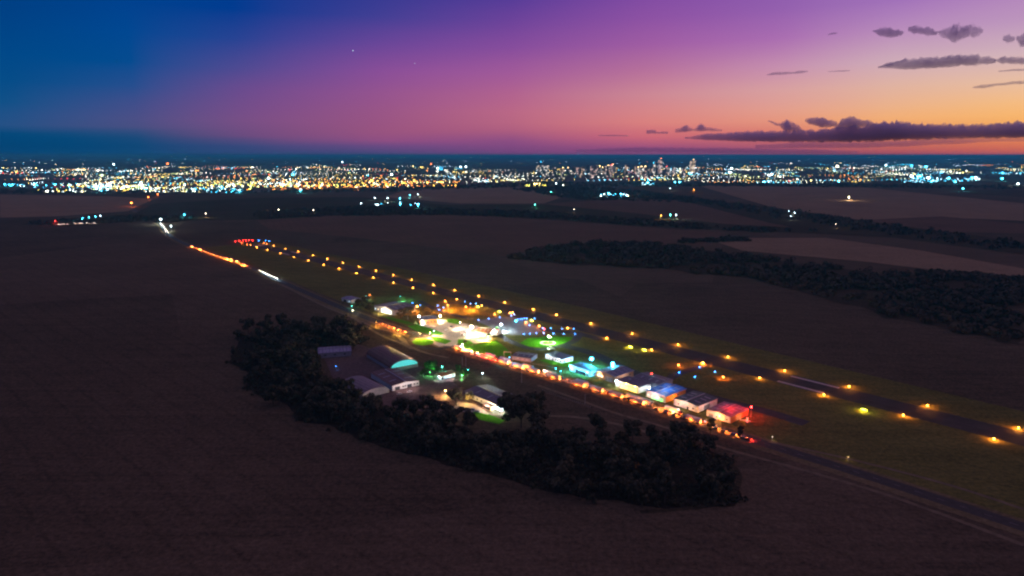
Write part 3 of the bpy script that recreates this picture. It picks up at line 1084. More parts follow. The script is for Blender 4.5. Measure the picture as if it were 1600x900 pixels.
# ------------------------------------------------------------------ lamps
def light_post(name, label, cat, p, h, head, c, strength, watts, group=None, arm=0.0, rz=0.0, lr=0.3, pole_r=0.09, lift=0.0):
    t = thing(name, label, cat, (p[0], p[1], 0), rz, group)
    pb = MB().tube((0, 0, 0), (0, 0, h), pole_r * 1.5, pole_r, 7)
    pb.box(-pole_r * 3, pole_r * 3, -pole_r * 3, pole_r * 3, 0, 0.12)
    if arm:
        pb.tube((0, 0, h), (arm, 0, h + 0.5), pole_r * 0.8, pole_r * 0.6, 6)
    pb.build('pole', M['steel'], t)
    hz_ = h + 0.45 if arm else h + head * 0.8
    hb = MB().ball((arm, 0, hz_), head, 8, 5, 0, 0.8 if not arm else 0.5)
    hb.build('lamp_head', GL(c, strength), t)
    if watts:
        plamp(t, (arm, 0, hz_ - head * 1.2 - lift), c, watts, lr)
    return t


_edge = {}


def ground_light(name, label, cat, p, c, strength, watts, group=None, h=1.0, head=0.45, lh=1.8):
    """a fitting on a short stem with a glass dome"""
    k = (c, strength, h, head)
    if k not in _edge:
        b = MB().box(-0.35, 0.35, -0.35, 0.35, 0, 0.10).tube((0, 0, 0.1), (0, 0, h - head * 0.8), 0.07, 0.05, 6).mesh('stem', M['steel'])
        d = MB().ball((0, 0, h), head, 8, 5).mesh('lens', GL(c, strength))
        _edge[k] = (b, d)
    t = thing(name, label, cat, (p[0], p[1], 0.05), 0, group)
    obj('stem', _edge[k][0], t)
    obj('lens', _edge[k][1], t)
    if watts:
        plamp(t, (0, 0, lh), c, watts, 0.5)
    return t


# runway edge lights every 60 m
TOPS = [-1494, -1430, -1365, -1296, -1232, -1168, -1106, -1046, -988, -932, -870, -814, -757, -699, -641, -598, -539, -476, -414, -354, -294, -235, -173, -112, -52]
for i, s in enumerate(reversed(TOPS)):
    ground_light('runway_light', 'amber runway edge light, %s along the far edge counted from the right' % ORD[i], 'runway light', F(s, 598.2), 'amber', 40, 3200, 'amber lights on the far runway edge')
BOTS = [-1496, -1436, -1368, -1302, -1236, -1171, -1111, -1047, -990, -928, -871, -817, -759, -703, -645, -542, -482, -420, -359, -299, -240, -178, -118, -58]
for i, s in enumerate(reversed(BOTS)):
    ground_light('runway_light', 'amber runway edge light, %s along the near edge counted from the right' % ORD[i], 'runway light', F(s, 561.0), 'amber', 40, 3200, 'amber lights on the near runway edge')
for i, (x, y) in enumerate([(368, 377.8), (374, 377), (379.5, 376.5), (384, 376.4), (389, 376.1), (394.5, 376)]):
    ground_light('runway_light', 'red light, %s from the left in the row across the runway end' % ORD[i], 'runway light', G(x, y), 'red', 40, 4200, 'red lights across the far runway end', h=1.1, head=0.6)
for i, (x, y) in enumerate([(377.5, 380), (386, 382.6), (391.5, 383.6), (412.5, 380.3), (417, 381.6)]):
    ground_light('runway_light', 'orange red light, %s from the left below the red row at the runway end' % ORD[i], 'runway light', G(x, y), 'orange', 40, 3600, 'orange red lights near the far runway end', h=1.1, head=0.5)
BLUE = [(404.7, 376.4), (415, 376.2), (420.5, 377), (644.4, 474.1), (656.5, 477.3), (683.6, 478.2), (692.8, 481.2), (685.9, 484.8), (726.6, 472), (735.1, 475), (743.5, 475.2), (747.8, 500.7), (763.6, 498.5), (780.8, 496.2), (798.7, 493.9), (803.5, 492),
        (809, 499.9), (813.1, 499.4), (815.9, 498.9), (819.3, 498.5), (822.7, 498.3), (835.1, 498.3), (827.3, 509), (847.9, 513.4), (860.8, 513.8), (878.4, 514.5), (896.3, 514.5), (818.6, 523), (828, 522.3), (837.9, 521.4), (849.6, 521.4), (864.7, 521.9), (880.8, 522.5), (898.4, 522.6),
        (1093, 574.6), (1061, 583), (1086, 590), (1117, 582)]
BL = ['at the far runway end'] * 3 + ['beside the left taxiway near the lit hangars'] * 2 + ['behind the ochre terminal annex'] * 3 + ['beside the runway behind the terminal'] * 3 + ['on the far edge of the apron'] * 5 + ['at the upper corner of the apron island'] * 6 + ['on the upper side of the taxiway loop'] * 5 + ['on the lower side of the taxiway loop'] * 7 + ['on the taxiway behind the hangar row'] * 4
cnt = {}
for (x, y), w in zip(BLUE, BL):
    cnt[w] = cnt.get(w, -1) + 1
    ground_light('taxiway_light', 'blue taxiway light %s, %s from the left' % (w, ORD[cnt[w]]) if not w.startswith('on the taxiway') and not w.startswith('behind') else 'small blue light %s, %s of its group' % (w, ORD[cnt[w]]),
                 'taxiway light', G(x, y), 'blue', 26 if y > 400 else 40, 420 if y > 400 else 1500, 'blue taxiway lights', h=0.7, head=0.36 if y > 400 else 0.6, lh=1.2)
ground_light('taxiway_light', 'large bright cyan light at the left tip of the apron island', 'taxiway light', G(806.2, 502.5), 'cyan', 30, 1500, 'blue taxiway lights', h=0.9, head=0.75)
for x, y, c, lab in ((696.2, 472.5, 'orange', 'pink orange lamp beside the runway left of the blue trio'), (728, 481.5, 'orange', 'pink orange lamp in the amber lit grass'), (773, 493, 'orange', 'pink orange lamp at the upper apron corner'),
                     (821.7, 505.5, 'orange', 'orange lamp on the apron island'), (842.5, 511.5, 'orange', 'pink lamp on the taxiway loop left of the red beacon'), (801, 490, 'orange', 'orange lamp on the runway side above the apron'),
                     (1060, 573, 'orange', 'orange lamp left of the blue group behind the hangars'), (1099, 570, 'orange', 'small orange lamp above the blue group behind the hangars'), (1130, 592, 'orange', 'larger orange lamp right of the blue group behind the hangars')):
    ground_light('apron_lamp', lab, 'lamp', G(x, y), c, 40, 3200, None, h=1.6, head=0.55, lh=2.4)


def lit_sign(x, y, lab, rz):
    t = thing('taxiway_sign', lab, 'airfield sign', G(x, y), rz, 'yellow lit airfield signs')
    MB().box(-1.6, -1.4, -0.1, 0.1, 0, 0.5).box(1.4, 1.6, -0.1, 0.1, 0, 0.5).build('leg', M['steel'], t)
    MB().box(-2.2, 2.2, -0.2, 0.2, 0.5, 1.5).build('panel', GL('yellow', 3.5), t)
    plamp(t, (0, -1.2, 1.9), 'yellow', 2600, 0.5)


lit_sign(747, 480.3, 'yellow lit sign in the grass behind the terminal', FA)
lit_sign(780.5, 488, 'small yellow lit sign behind the apron corner', FA)
lit_sign(831, 501.8, 'yellow lit sign on the apron island', FA)
lit_sign(985, 543.5, 'brightest yellow green lit sign beside the runway', FA)
lit_sign(1007, 548.2, 'dimmer yellow lit sign right of the brightest one', FA)
lit_sign(1350, 642, 'lone yellow green lit sign beside the runway, nearest the camera', FA)

# wind circle with the lit windsock
t = thing('windsock', 'lit white windsock on its mast inside the white ring', 'windsock', G(857, 535))
MB().tube((0, 0, 0), (0, 0, 6.5), 0.12, 0.07, 7).build('mast', M['steel'], t)
MB().tube((0.2, 0, 6.2), (3.4, 0.4, 5.5), 0.55, 0.25, 10, cap=False).build('sock', M['white_wall'], t)
MB().ball((0, 0, 6.9), 0.55, 8, 5).build('lamp', GL('green', 30), t)
plamp(t, (0, -0.8, 7.5), (0.55, 1, 0.6), 26000, 0.4)
ring = MB()
pc = G(856, 536)
vs, fs = [], []
for i in range(48):
    a = 2 * math.pi * i / 48
    for r in (6.2, 8.6):
        vs.append((pc.x + r * math.cos(a), pc.y + r * math.sin(a), 0.17))
for i in range(48):
    j = (i + 1) % 48
    fs.append((2 * i, 2 * i + 1, 2 * j + 1, 2 * j))
tag(MB().add(vs, fs).build('wind_circle', M['paint']), 'white ring painted on the green lit grass round the windsock', 'ground marking')
light_post('beacon', 'red beacon on a post above the taxiway loop', 'beacon', G(850.5, 520), 4, 0.6, 'red', 40, 1800)
light_post('beacon', 'red beacon on a pole behind the dark purple roof', 'beacon', G(1018, 594), 5.5, 0.55, 'red', 40, 1500)
light_post('beacon', 'red beacon on the white pole at the end of the hangar row', 'beacon', G(1173, 651), 7.5, 0.6, 'red', 40, 5200, pole_r=0.12)

# floodlights and street lamps round the terminal
light_post('floodlight', 'brightest white floodlight in front of the terminal', 'floodlight', G(737, 525), 9, 1.9, 'white', 40, 26000, lr=0.6)
light_post('floodlight', 'white floodlight at the left end of the forecourt by the annex', 'floodlight', G(655, 504), 7, 1.0, 'cool', 40, 30000, lr=0.6)
light_post('floodlight', 'white floodlight between the annex and the lawn', 'floodlight', G(688, 502), 6, 1.0, 'white', 40, 22000, lr=0.6)
light_post('floodlight', 'amber floodlight on a post behind the annex', 'floodlight', G(652, 488), 7, 0.9, 'amber', 45, 9000, lr=0.5)
light_post('floodlight', 'white apron floodlight at the end of the red roof', 'floodlight', G(783, 518), 8, 0.7, 'cool', 40, 42000, lr=0.5)
light_post('street_lamp', 'white globe street lamp on the forecourt edge left of the brightest floodlight', 'street lamp', G(719, 514), 7.5, 0.5, 'white', 35, 22000)
light_post('street_lamp', 'street lamp at the lawn end by the forecourt entrance', 'street lamp', G(678, 524), 5, 0.4, 'cool', 20, 9000)
light_post('street_lamp', 'slim street lamp on the roundabout lawn, left', 'street lamp', G(657, 530), 6, 0.3, 'warm', 20, 24000)
light_post('street_lamp', 'slim street lamp behind the roundabout lawn', 'street lamp', G(672, 528), 6, 0.3, 'warm', 20, 24000)
light_post('street_lamp', 'white street lamp beside the highway bank below the lawn', 'street lamp', G(722.5, 546), 5, 0.5, 'white', 30, 20000)
light_post('street_lamp', 'street lamp in front of the little yellow lit tree', 'street lamp', G(763, 533), 5, 0.5, 'warm', 30, 30000)
light_post('street_lamp', 'curved arm street lamp beside the highway with a cyan head', 'street lamp', G(801, 573), 9, 0.5, 'cyan', 14, 1800, arm=-3.0)
light_post('street_lamp', 'round white lamp on the verge right of the curved street lamp', 'street lamp', G(850, 586), 4, 0.5, 'white', 25, 2200)
light_post('street_lamp', 'cyan lamp at the fence left of the cyan building', 'street lamp', G(868.5, 582), 3.5, 0.45, 'cyan', 22, 1400)
light_post('street_lamp', 'second dimmer cyan lamp at the fence left of the cyan building', 'street lamp', G(876, 586), 3.5, 0.4, 'cyan', 14, 1200)
light_post('street_lamp', 'lone white lamp in the dark meadow above the long roof', 'street lamp', G(754, 592), 5, 0.5, 'cool', 25, 1500)
light_post('street_lamp', 'white lamp on the bank beside the highway bend', 'street lamp', G(551, 490), 4, 0.4, 'white', 24, 2500)
light_post('street_lamp', 'white lamp behind the annex on the taxiway side', 'street lamp', G(636, 483), 4.5, 0.45, 'white', 30, 3000)
light_post('street_lamp', 'dim white lamp beside the white lamp behind the annex', 'street lamp', G(631, 483.5), 4, 0.3, 'warm', 20, 1500)
light_post('street_lamp', 'orange lamp behind the left hangars', 'street lamp', G(578, 466), 4.5, 0.5, 'orange', 22, 1500)
light_post('street_lamp', 'teal lamp behind the left hangars', 'street lamp', G(571.5, 468), 4.5, 0.5, 'teal', 22, 2500)
light_post('street_lamp', 'red lamp at the right end of the long left hangar', 'street lamp', G(629, 480), 5, 0.6, 'red', 26, 2200)
light_post('street_lamp', 'teal lamp by the road verge under the left hangars', 'street lamp', G(550, 482), 3, 0.4, 'teal', 14, 1300)
light_post('floodlight', 'green floodlight in the grass behind the left hangars', 'floodlight', G(626, 470), 6, 0.3, 'teal', 12, 15000)
light_post('floodlight', 'added warm floodlight in the amber grass beside the terminal', 'floodlight', G(735, 486), 9, 0.3, 'amber', 12, 48000)  # added to tint the grass amber
light_post('floodlight', 'added warm floodlight in the grass above the annex', 'floodlight', G(700, 486), 8, 0.3, 'amber', 12, 40000)  # added for the amber tint on this side too
light_post('floodlight', 'tall white blue floodlight behind the cyan building', 'floodlight', G(924, 576), 8.5, 1.6, 'cyan', 45, 24000, lr=0.5)
light_post('floodlight', 'tall white blue floodlight over the brown hangar roof', 'floodlight', G(957, 582), 7.5, 1.5, 'cyan', 45, 24000, lr=0.5)
light_post('street_lamp', 'blue white lamp at the left corner of the blue roof', 'street lamp', G(1014, 616), 5, 0.75, 'cool', 30, 2600)
light_post('street_lamp', 'small amber light deep in the dark woodland', 'street lamp', G(985, 728), 4, 0.3, 'amber', 14, 300)
light_post('street_lamp', 'tiny white light on the slope right of the highway', 'street lamp', G(1206.5, 688), 2.5, 0.22, 'white', 8, 60)
light_post('street_lamp', 'tiny pale light on the slope beside the lower highway', 'street lamp', G(1325, 720), 2.5, 0.22, 'warm', 8, 60)


light_post('street_lamp', 'added yellow street lamp at the bend of the dirt track', 'street lamp', G(622, 524), 6, 0.3, 'gold', 14, 9000)  # lamp added to give the dirt track its yellow light
light_post('street_lamp', 'second added yellow street lamp farther up the dirt track', 'street lamp', G(588, 511), 6, 0.3, 'gold', 12, 4000)  # also added, carries the yellow light up the track


def utility_pole(x, y, h, label):
    t = thing('utility_pole', label, 'utility pole', G(x, y), FA + 1.2)
    MB().tube((0, 0, 0), (0, 0, h), 0.2, 0.13, 8).build('pole', M['concrete'], t)
    MB().box(-1.1, 1.1, -0.08, 0.08, h - 0.9, h - 0.7).build('crossarm', M['wood'], t)
    for s in (-0.9, 0.9):
        MB().tube((s, 0, h - 0.7), (s, 0, h - 0.45), 0.07, 0.05, 6).build('insulator', M['frame'], t)


utility_pole(728, 572, 11, 'concrete utility pole below the highway, left of a close pair')
utility_pole(722.5, 571, 9, 'shorter utility pole close to the left of the concrete one')
utility_pole(815, 598, 12, 'utility pole between the highway and the fence, middle')
utility_pole(914, 632, 9, 'utility pole at the right end of the wooden fence')


def fence(label, p0, p1, n, h=1.5):
    a, b = Vector(p0), Vector(p1)
    d = b - a
    t = thing('fence', label, 'fence', a, math.atan2(d.y, d.x))
    L_ = d.length
    pm = MB().box(-0.11, 0.11, -0.11, 0.11, 0, h).mesh('fence post', M['concrete'])
    for i in range(n):
        obj('post', pm, t, (L_ * i / (n - 1), 0, 0))
    rm = MB().box(0, L_, 0.12, 0.16, h * 0.45, h * 0.45 + 0.1).box(0, L_, 0.12, 0.16, h * 0.85, h * 0.85 + 0.1).build('rail', M['wood'], t)


fence('post and rail fence along the near side of the highway', G(848, 612), G(922, 637), 26, 1.7)
fence('post and rail fence in front of the green roofed hangar', G(1022, 630), G(1060, 641), 16, 1.5)
fence('post fence between the dark shed and the small white building', G(815, 566), G(866, 575), 22, 1.3)


# ------------------------------------------------------------------ buildings
def building(name, label, cat, A, B, depth, h, wall, roof, style='gable', rise=1.2, over=0.5, doors=(), windows=(), side_windows=(), side_door=None, side_wall=None, ridge='x', group=None, parapet=None):
    """A -> B is the front wall as seen by the camera; the building runs back from it"""
    a, b = Vector((A[0], A[1], 0)), Vector((B[0], B[1], 0))
    d = b - a
    w = d.length / 2
    rz = math.atan2(d.y, d.x)
    t = thing(name, label, cat, (a + b) / 2, rz, group)
    W = MB()
    D = depth
    if style == 'barrel':
        prof = [(-w, 0)] + [(-w * math.cos(math.pi * i / 16), h + rise * math.sin(math.pi * i / 16)) for i in range(17)] + [(w, 0)]
        W.prism(prof, 0, D)
    else:
        W.box(-w, w, 0, D, 0, h)
        if style == 'gable':
            if ridge == 'x':
                W.add([(-w, 0, h), (-w, D, h), (-w, D / 2, h + rise), (w, 0, h), (w, D, h), (w, D / 2, h + rise)], [(0, 2, 1), (3, 4, 5)])
            else:
                W.add([(-w, 0, h), (w, 0, h), (0, 0, h + rise), (-w, D, h), (w, D, h), (0, D, h + rise)], [(0, 1, 2), (3, 5, 4)])
    wm = [M[wall]]
    wo = W.build('wall', wm, t)
    if side_wall:
        MB().box(w + 0.02, w + 0.1, 0.1, D - 0.1, 0.02, h - 0.1).build('side_wall', M[side_wall], t)
    Rf = MB()
    e, th = over, 0.22
    if style == 'barrel':
        n = 20
        pr = []
        for i in range(n + 1):
            tt = math.pi * i / n
            pr.append((-(w + 0.25) * math.cos(tt), h + 0.05 + (rise + 0.2) * math.sin(tt)))
        pi = [(x * 0.985, z - 0.18) for x, z in pr]
        Rf.prism(pr + pi[::-1], 0.35, D + e)
    elif style == 'flat':
        Rf.box(-w - e, w + e, -e, D + e, h + 0.01, h + 0.35)
    else:
        if ridge == 'x':
            sl = rise / (D / 2)
            z0 = h - sl * e + 0.03
            pr = [(-e, z0), (D / 2, h + rise + 0.03), (D + e, z0), (D + e, z0 + th), (D / 2, h + rise + 0.03 + th), (-e, z0 + th)]
            n = len(pr)
            vs = [(-w - e, y, z) for y, z in pr] + [(w + e, y, z) for y, z in pr]
            Rf.add(vs, [(0, 1, 4, 5), (1, 2, 3, 4), (n + 5, n + 4, n + 1, n), (n + 4, n + 3, n + 2, n + 1)] + [(i, n + i, n + (i + 1) % n, (i + 1) % n) for i in range(n)])
        else:
            sl = rise / w
            z0 = h - sl * e + 0.03
            pr = [(-w - e, z0), (0, h + rise + 0.03), (w + e, z0), (w + e, z0 + th), (0, h + rise + 0.03 + th), (-w - e, z0 + th)]
            vs = [(x, -e, z) for x, z in pr] + [(x, D + e, z) for x, z in pr]
            n = len(pr)
            Rf.add(vs, [(0, 1, 4, 5), (1, 2, 3, 4), (n + 5, n + 4, n + 1, n), (n + 4, n + 3, n + 2, n + 1)] + [(i, n + i, n + (i + 1) % n, (i + 1) % n) for i in range(n)])
    ro = Rf.build('roof', M[roof], t)
    if style == 'gable' and depth > 15 and w > 7:
        for q in (-0.55, 0.1, 0.6):
            if ridge == 'x':
                sl = rise / (D / 2)
                y0, y1 = D * .12, D * .36
                z0, z1 = h + .28 + sl * y0, h + .28 + sl * y1
                MB().add([(q * w - .6, y0, z0), (q * w + .6, y0, z0), (q * w + .6, y1, z1), (q * w - .6, y1, z1)], [(0, 1, 2, 3)]).build('skylight', M['skylight'], t)
            else:
                sl = rise / w
                for sg in (-1, 1):
                    x0, x1 = sg * w * .8, sg * w * .3
                    z0, z1 = h + rise + .28 - sl * abs(x0), h + rise + .28 - sl * abs(x1)
                    yy = D * (.5 + q * .45)
                    MB().add([(x0, yy - .6, z0), (x1, yy - .6, z1), (x1, yy + .6, z1), (x0, yy + .6, z0)], [(0, 1, 2, 3)] if sg < 0 else [(3, 2, 1, 0)]).build('skylight', M['skylight'], t)
        if ridge == 'x':
            MB().box(-w * .96, w * .96, D / 2 - .5, D / 2 + .5, h + rise + .2, h + rise + .62).build('ridge_vent', M['steel'], t)
            MB().tube((-w - over, -over - .1, h - .02), (w + over, -over - .1, h - .02), .12, .12, 6).build('gutter', M['steel'], t)
        else:
            MB().box(-.5, .5, .4, D * .96, h + rise + .2, h + rise + .62).build('ridge_vent', M['steel'], t)
            MB().tube((w + over + .1, -over, h - .02), (w + over + .1, D + over, h - .02), .12, .12, 6).build('gutter', M['steel'], t)
    if style == 'flat' and w > 6:
        MB().box(-w * .5, -w * .5 + 2.2, D * .55, D * .55 + 1.6, h + .36, h + 1.5).build('roof_unit', M['steel'], t)
    if parapet:
        MB().box(-w - 0.3, w + 0.3, -0.35 - e, -0.05 - e, h - 0.3, h + parapet).build('fascia', M['white_wall'], t)
    for (u0, u1, z1, m) in doors:
        x0, x1 = -w + 2 * w * u0, -w + 2 * w * u1
        mm = m if not isinstance(m, str) else M[m]
        dd = MB().box(x0, x1, -0.10, -0.03, 0.02, z1).build('door', mm, t)
        MB().box(x0 - 0.2, x1 + 0.2, -0.16, -0.03, z1, z1 + 0.25).build('lintel', M['frame'], dd)
    for (u, z0, ww, hh, m) in windows:
        x = -w + 2 * w * u
        fr = MB()
        fr.box(x - ww / 2 - .12, x + ww / 2 + .12, -0.12, -0.02, z0 - .12, z0).box(x - ww / 2 - .12, x + ww / 2 + .12, -0.12, -0.02, z0 + hh, z0 + hh + .12)
        fr.box(x - ww / 2 - .12, x - ww / 2, -0.12, -0.02, z0, z0 + hh).box(x + ww / 2, x + ww / 2 + .12, -0.12, -0.02, z0, z0 + hh)
        f = fr.build('window', M['frame'], t)
        MB().box(x - ww / 2, x + ww / 2, -0.07, -0.02, z0, z0 + hh).build('pane', m if not isinstance(m, str) else M[m], f)
    for (v, z0, ww, hh, m) in side_windows:
        y = D * v
        fr = MB()
        x = w + (0.1 if side_wall else 0)
        fr.box(x + .02, x + .12, y - ww / 2 - .12, y + ww / 2 + .12, z0 - .12, z0).box(x + .02, x + .12, y - ww / 2 - .12, y + ww / 2 + .12, z0 + hh, z0 + hh + .12)
        fr.box(x + .02, x + .12, y - ww / 2 - .12, y - ww / 2, z0, z0 + hh).box(x + .02, x + .12, y + ww / 2, y + ww / 2 + .12, z0, z0 + hh)
        f = fr.build('window', M['frame'], t)
        MB().box(x + .02, x + .07, y - ww / 2, y + ww / 2, z0, z0 + hh).build('pane', m if not isinstance(m, str) else M[m], f)
    if side_door:
        v0, v1, z1, m = side_door
        x = w + (0.1 if side_wall else 0)
        MB().box(x + .03, x + .1, D * v0, D * v1, 0.02, z1).build('door', M[m], t)
    t['w'] = w
    del t['w']
    return t, w


def wall_lamp(t, loc, c, strength, watts, head=0.35, lr=0.3, off=0.9):
    MB().tube((loc[0], loc[1] + 0.6, loc[2]), (loc[0], loc[1] + 0.1, loc[2]), 0.07, 0.07, 6).ball(loc, head, 8, 5, 1).build('lamp', [M['steel'], GL(c, strength)], t)
    plamp(t, (loc[0], loc[1] - off, loc[2] - 0.3), c, watts, lr)


LITW = glow('lit window', (1, 0.78, 0.42), 2.2)
LITC = glow('lit window cool', (0.55, 0.85, 1), 2.2)
LITB = glow('lit window blue', (0.1, 0.35, 1), 2.5)
LITG = glow('lit green panel', (0.05, 0.8, 0.15), 2.0)
LITY = glow('lit yellow interior', (1, 0.62, 0.12), 1.6)
LITWH = glow('lit white interior', (0.85, 0.95, 0.85), 1.5)
LITT = glow('glowing teal sheeting', (0.02, 0.50, 0.50), 1.3)  # cyan glow put into the sheet's emission, no lamp stands behind it

# hangar row along the highway, from left to right
t, w = building('office_building', 'small bright white building with a dark flat roof on a green lawn', 'building', F(-474, 459), F(-450, 459), 15, 4.2, 'white_wall', 'roof_slate', 'flat', over=0.7,
                doors=[(0.42, 0.5, 2.4, 'door_dark')], windows=[(u, 1.1, 2.2, 1.4, 'glass') for u in (0.12, 0.26, 0.62, 0.76, 0.9)], side_windows=[(v, 1.1, 1.8, 1.4, 'glass') for v in (0.2, 0.5, 0.8)])
wall_lamp(t, (-w + 4, -1.0, 4.0), 'cool', 20, 1100, 0.3, off=1.6)
wall_lamp(t, (w - 4, -1.0, 4.0), 'cool', 20, 1100, 0.3, off=1.6)
plamp(t, (w + 4, 7, 4.2), 'cool', 2200, 0.4)
t, w = building('filling_station', 'cyan lit building with a long bright canopy band', 'building', F(-430, 449), F(-404, 448), 14, 5.2, 'white_wall', 'roof_slate', 'flat', over=0.5, parapet=1.0,
                doors=[(0.30, 0.80, 3.4, 'door_dark')], windows=[(0.12, 1.1, 2.4, 1.5, LITC), (0.9, 1.1, 2.0, 1.5, 'glass')], side_windows=[(0.4, 1.2, 2, 1.4, 'glass')])
wall_lamp(t, (-w + 2, -1.2, 4.8), 'cyan', 35, 3300, 0.6, off=1.8)
wall_lamp(t, (2, -1.2, 5.0), 'cyan', 20, 2300, 0.3, off=2.2)
wall_lamp(t, (w - 1.5, -1.2, 4.8), 'cyan', 20, 2300, 0.3, off=1.8)
plamp(t, (w + 2.5, 4, 4.4), 'cyan', 1400, 0.4)
t, w = building('hangar', 'brown walled hangar with a blue grey roof and two bright windows', 'hangar', F(-400, 452), F(-378, 452), 27, 6.2, 'brown_wall', 'roof_slate', 'gable', 1.4, 0.5,
                doors=[(0.55, 0.9, 4.2, 'door')], windows=[(0.14, 2.2, 2.6, 1.8, LITW), (0.34, 2.2, 2.6, 1.8, LITW)], side_wall='brown_wall', side_windows=[(v, 3, 2, 1.2, 'glass') for v in (.2, .5, .8)], ridge='y')
wall_lamp(t, (-w + 5, -0.9, 5.2), 'warm', 12, 700, 0.25)
plamp(t, (w + 5, 12, 4), (0.9, 0.7, 0.6), 900, 0.4)
t, w = building('workshop', 'yellow lit open fronted workshop with a white roof band', 'workshop', F(-372, 447), F(-347, 447), 17, 5.2, 'cream_wall', 'roof_grey', 'flat', 0.5, 0.5, parapet=1.2,
                doors=[(0.22, 0.56, 3.6, LITY), (0.60, 0.94, 3.6, LITY)], windows=[(0.1, 1.2, 1.6, 1.8, LITC)])
wall_lamp(t, (-w + 1.5, -1.2, 5.0), 'cool', 30, 1500, 0.55, off=1.6)
wall_lamp(t, (0, -1.2, 5.6), 'warm', 20, 900, 0.3, off=2.5)
wall_lamp(t, (w - 3, -1.2, 5.6), 'warm', 20, 900, 0.3, off=2.5)
building('shed', 'dark purple roofed shed behind the yellow lit workshop', 'shed', F(-368, 466), F(-340, 466), 20, 5.6, 'grey_wall', 'roof_grey', 'gable', 1.0, 0.4, doors=[(0.2, 0.5, 4, 'door')], side_windows=[(.5, 2.5, 2, 1.2, 'glass')])
t, w = building('hangar', 'hangar with a bright blue roof, ochre side wall and green lit panels', 'hangar', F(-338, 446), F(-318, 446), 28, 5.6, 'white_wall', 'roof_blue', 'gable', 1.0, 0.6,
                doors=[(0.3, 0.46, 2.6, LITG), (0.5, 0.66, 2.6, LITG), (0.7, 0.86, 2.6, LITG)], windows=[(0.12, 1.4, 1.6, 1.4, LITW)], side_wall='orange_wall', side_windows=[(v, 2.6, 2, 1.2, 'glass') for v in (.3, .6)], ridge='y')
plamp(t, (0, -4, 4.2), (0.8, 0.75, 1), 700, 0.4)
plamp(t, (w + 4, 10, 3.6), 'amber', 1500, 0.4)
plamp(t, (0, 12, 13), (0.6, 0.75, 1), 2600, 0.5)
t, w = building('hangar', 'white walled hangar with a dark green grey roof, second from the right end', 'hangar', F(-311, 447.5), F(-288, 447.5), 27, 5.4, 'white_wall', 'roof_green', 'gable', 0.9, 0.4,
                doors=[(0.55, 0.62, 2.2, 'door_dark')], windows=[(u, 1.6, 1.4, 1.0, 'glass') for u in (.2, .8)], side_door=(0.3, 0.6, 4, 'door'), side_wall='white_wall', ridge='y')
plamp(t, (-2, -7, 6), (1, 0.8, 0.75), 1000, 0.5)
plamp(t, (w + 6, 8, 5), (1, 0.75, 0.65), 600, 0.5)
t, w = building('hangar', 'red lit hangar at the right end of the row with an orange lamp', 'hangar', F(-280, 447), F(-259, 447), 25, 5.2, 'white_wall', 'roof_pink', 'gable', 0.8, 0.4,
                doors=[(0.1, 0.28, 2.8, 'door')], windows=[(u, 1.6, 1.4, 1.0, 'glass') for u in (.45, .85)], side_wall='orange_wall', side_door=(0.3, 0.6, 3.8, 'door'), ridge='y')
wall_lamp(t, (1.5, -1.1, 3.6), 'orange', 40, 1500, 0.65, off=0.9)
plamp(t, (-1, -8, 6), (1, 0.75, 0.7), 800, 0.5)
plamp(t, (w + 4, 12, 3.5), 'orange', 1100, 0.5)
plamp(t, (2, 14, 11), 'red', 2600, 0.5)

# sheds between the terminal and the hangars
t, w = building('shed', 'low dark shed with three pale windows beside the gate frame', 'shed', G(800, 562), G(830, 566), 16, 4, 'grey_wall', 'roof_grey', 'gable', 0.8, 0.4, windows=[(u, 1.4, 2.2, 1.2, 'frame') for u in (.3, .55, .8)])
t = thing('gate_frame', 'tall thin square gate frame standing by the dark shed', 'gate', G(793, 561), FA + 0.6)
for s_ in (-3.5, 3.5):
    MB().tube((s_, 0, 0), (s_, 0, 7), .2, .2, 8).build('post', M['concrete'], t)
MB().box(-3.8, 3.8, -.2, .2, 7, 7.5).build('crossbeam', M['concrete'], t)
plamp(t, (0, -5, 4), 'amber', 700, 0.4)


def aeroplane(x, y, rz, label):
    t = thing('light_aircraft', label, 'aeroplane', G(x, y), rz, 'parked light aircraft')
    b = MB()
    st = [(-4.6, .12, 1.55), (-2.5, .35, 1.45), (-.5, .6, 1.4), (1.2, .62, 1.35), (2.4, .5, 1.25), (3.1, .2, 1.25)]
    for (x0, r0, z0), (x1, r1, z1) in zip(st, st[1:]):
        b.tube((x0, 0, z0), (x1, 0, z1), r0, r1, 10)
    b.build('fuselage', M['car_white'], t)
    MB().box(-.1, 1.3, -5.3, 5.3, 2.0, 2.14).build('wing', M['car_white'], t)
    MB().box(-4.7, -3.9, -1.6, 1.6, 1.6, 1.68).add([(-4.8, 0.06, 1.6), (-3.7, 0.06, 1.6), (-4.3, 0.06, 2.9), (-4.9, 0.06, 2.9), (-4.8, -0.06, 1.6), (-3.7, -0.06, 1.6), (-4.3, -0.06, 2.9), (-4.9, -0.06, 2.9)],
                                                      [(0, 1, 2, 3), (7, 6, 5, 4), (0, 4, 5, 1), (1, 5, 6, 2), (2, 6, 7, 3), (3, 7, 4, 0)]).build('tail', M['car_white'], t)
    MB().box(0.2, 1.6, -.5, .5, 1.75, 1.99).build('windscreen', M['glass'], t)
    for (wx, wy) in ((.3, -1.1), (.3, 1.1), (2.3, 0)):
        MB().tube((wx, wy - .08, .25), (wx, wy + .08, .25), .25, .25, 10).tube((wx, wy, .25), (wx, wy * .4, 1.0), .05, .05, 5).build('wheel', M['tyre'], t)
    MB().box(3.12, 3.18, -.9, .9, 1.2, 1.3).build('propeller', M['car_black'], t)


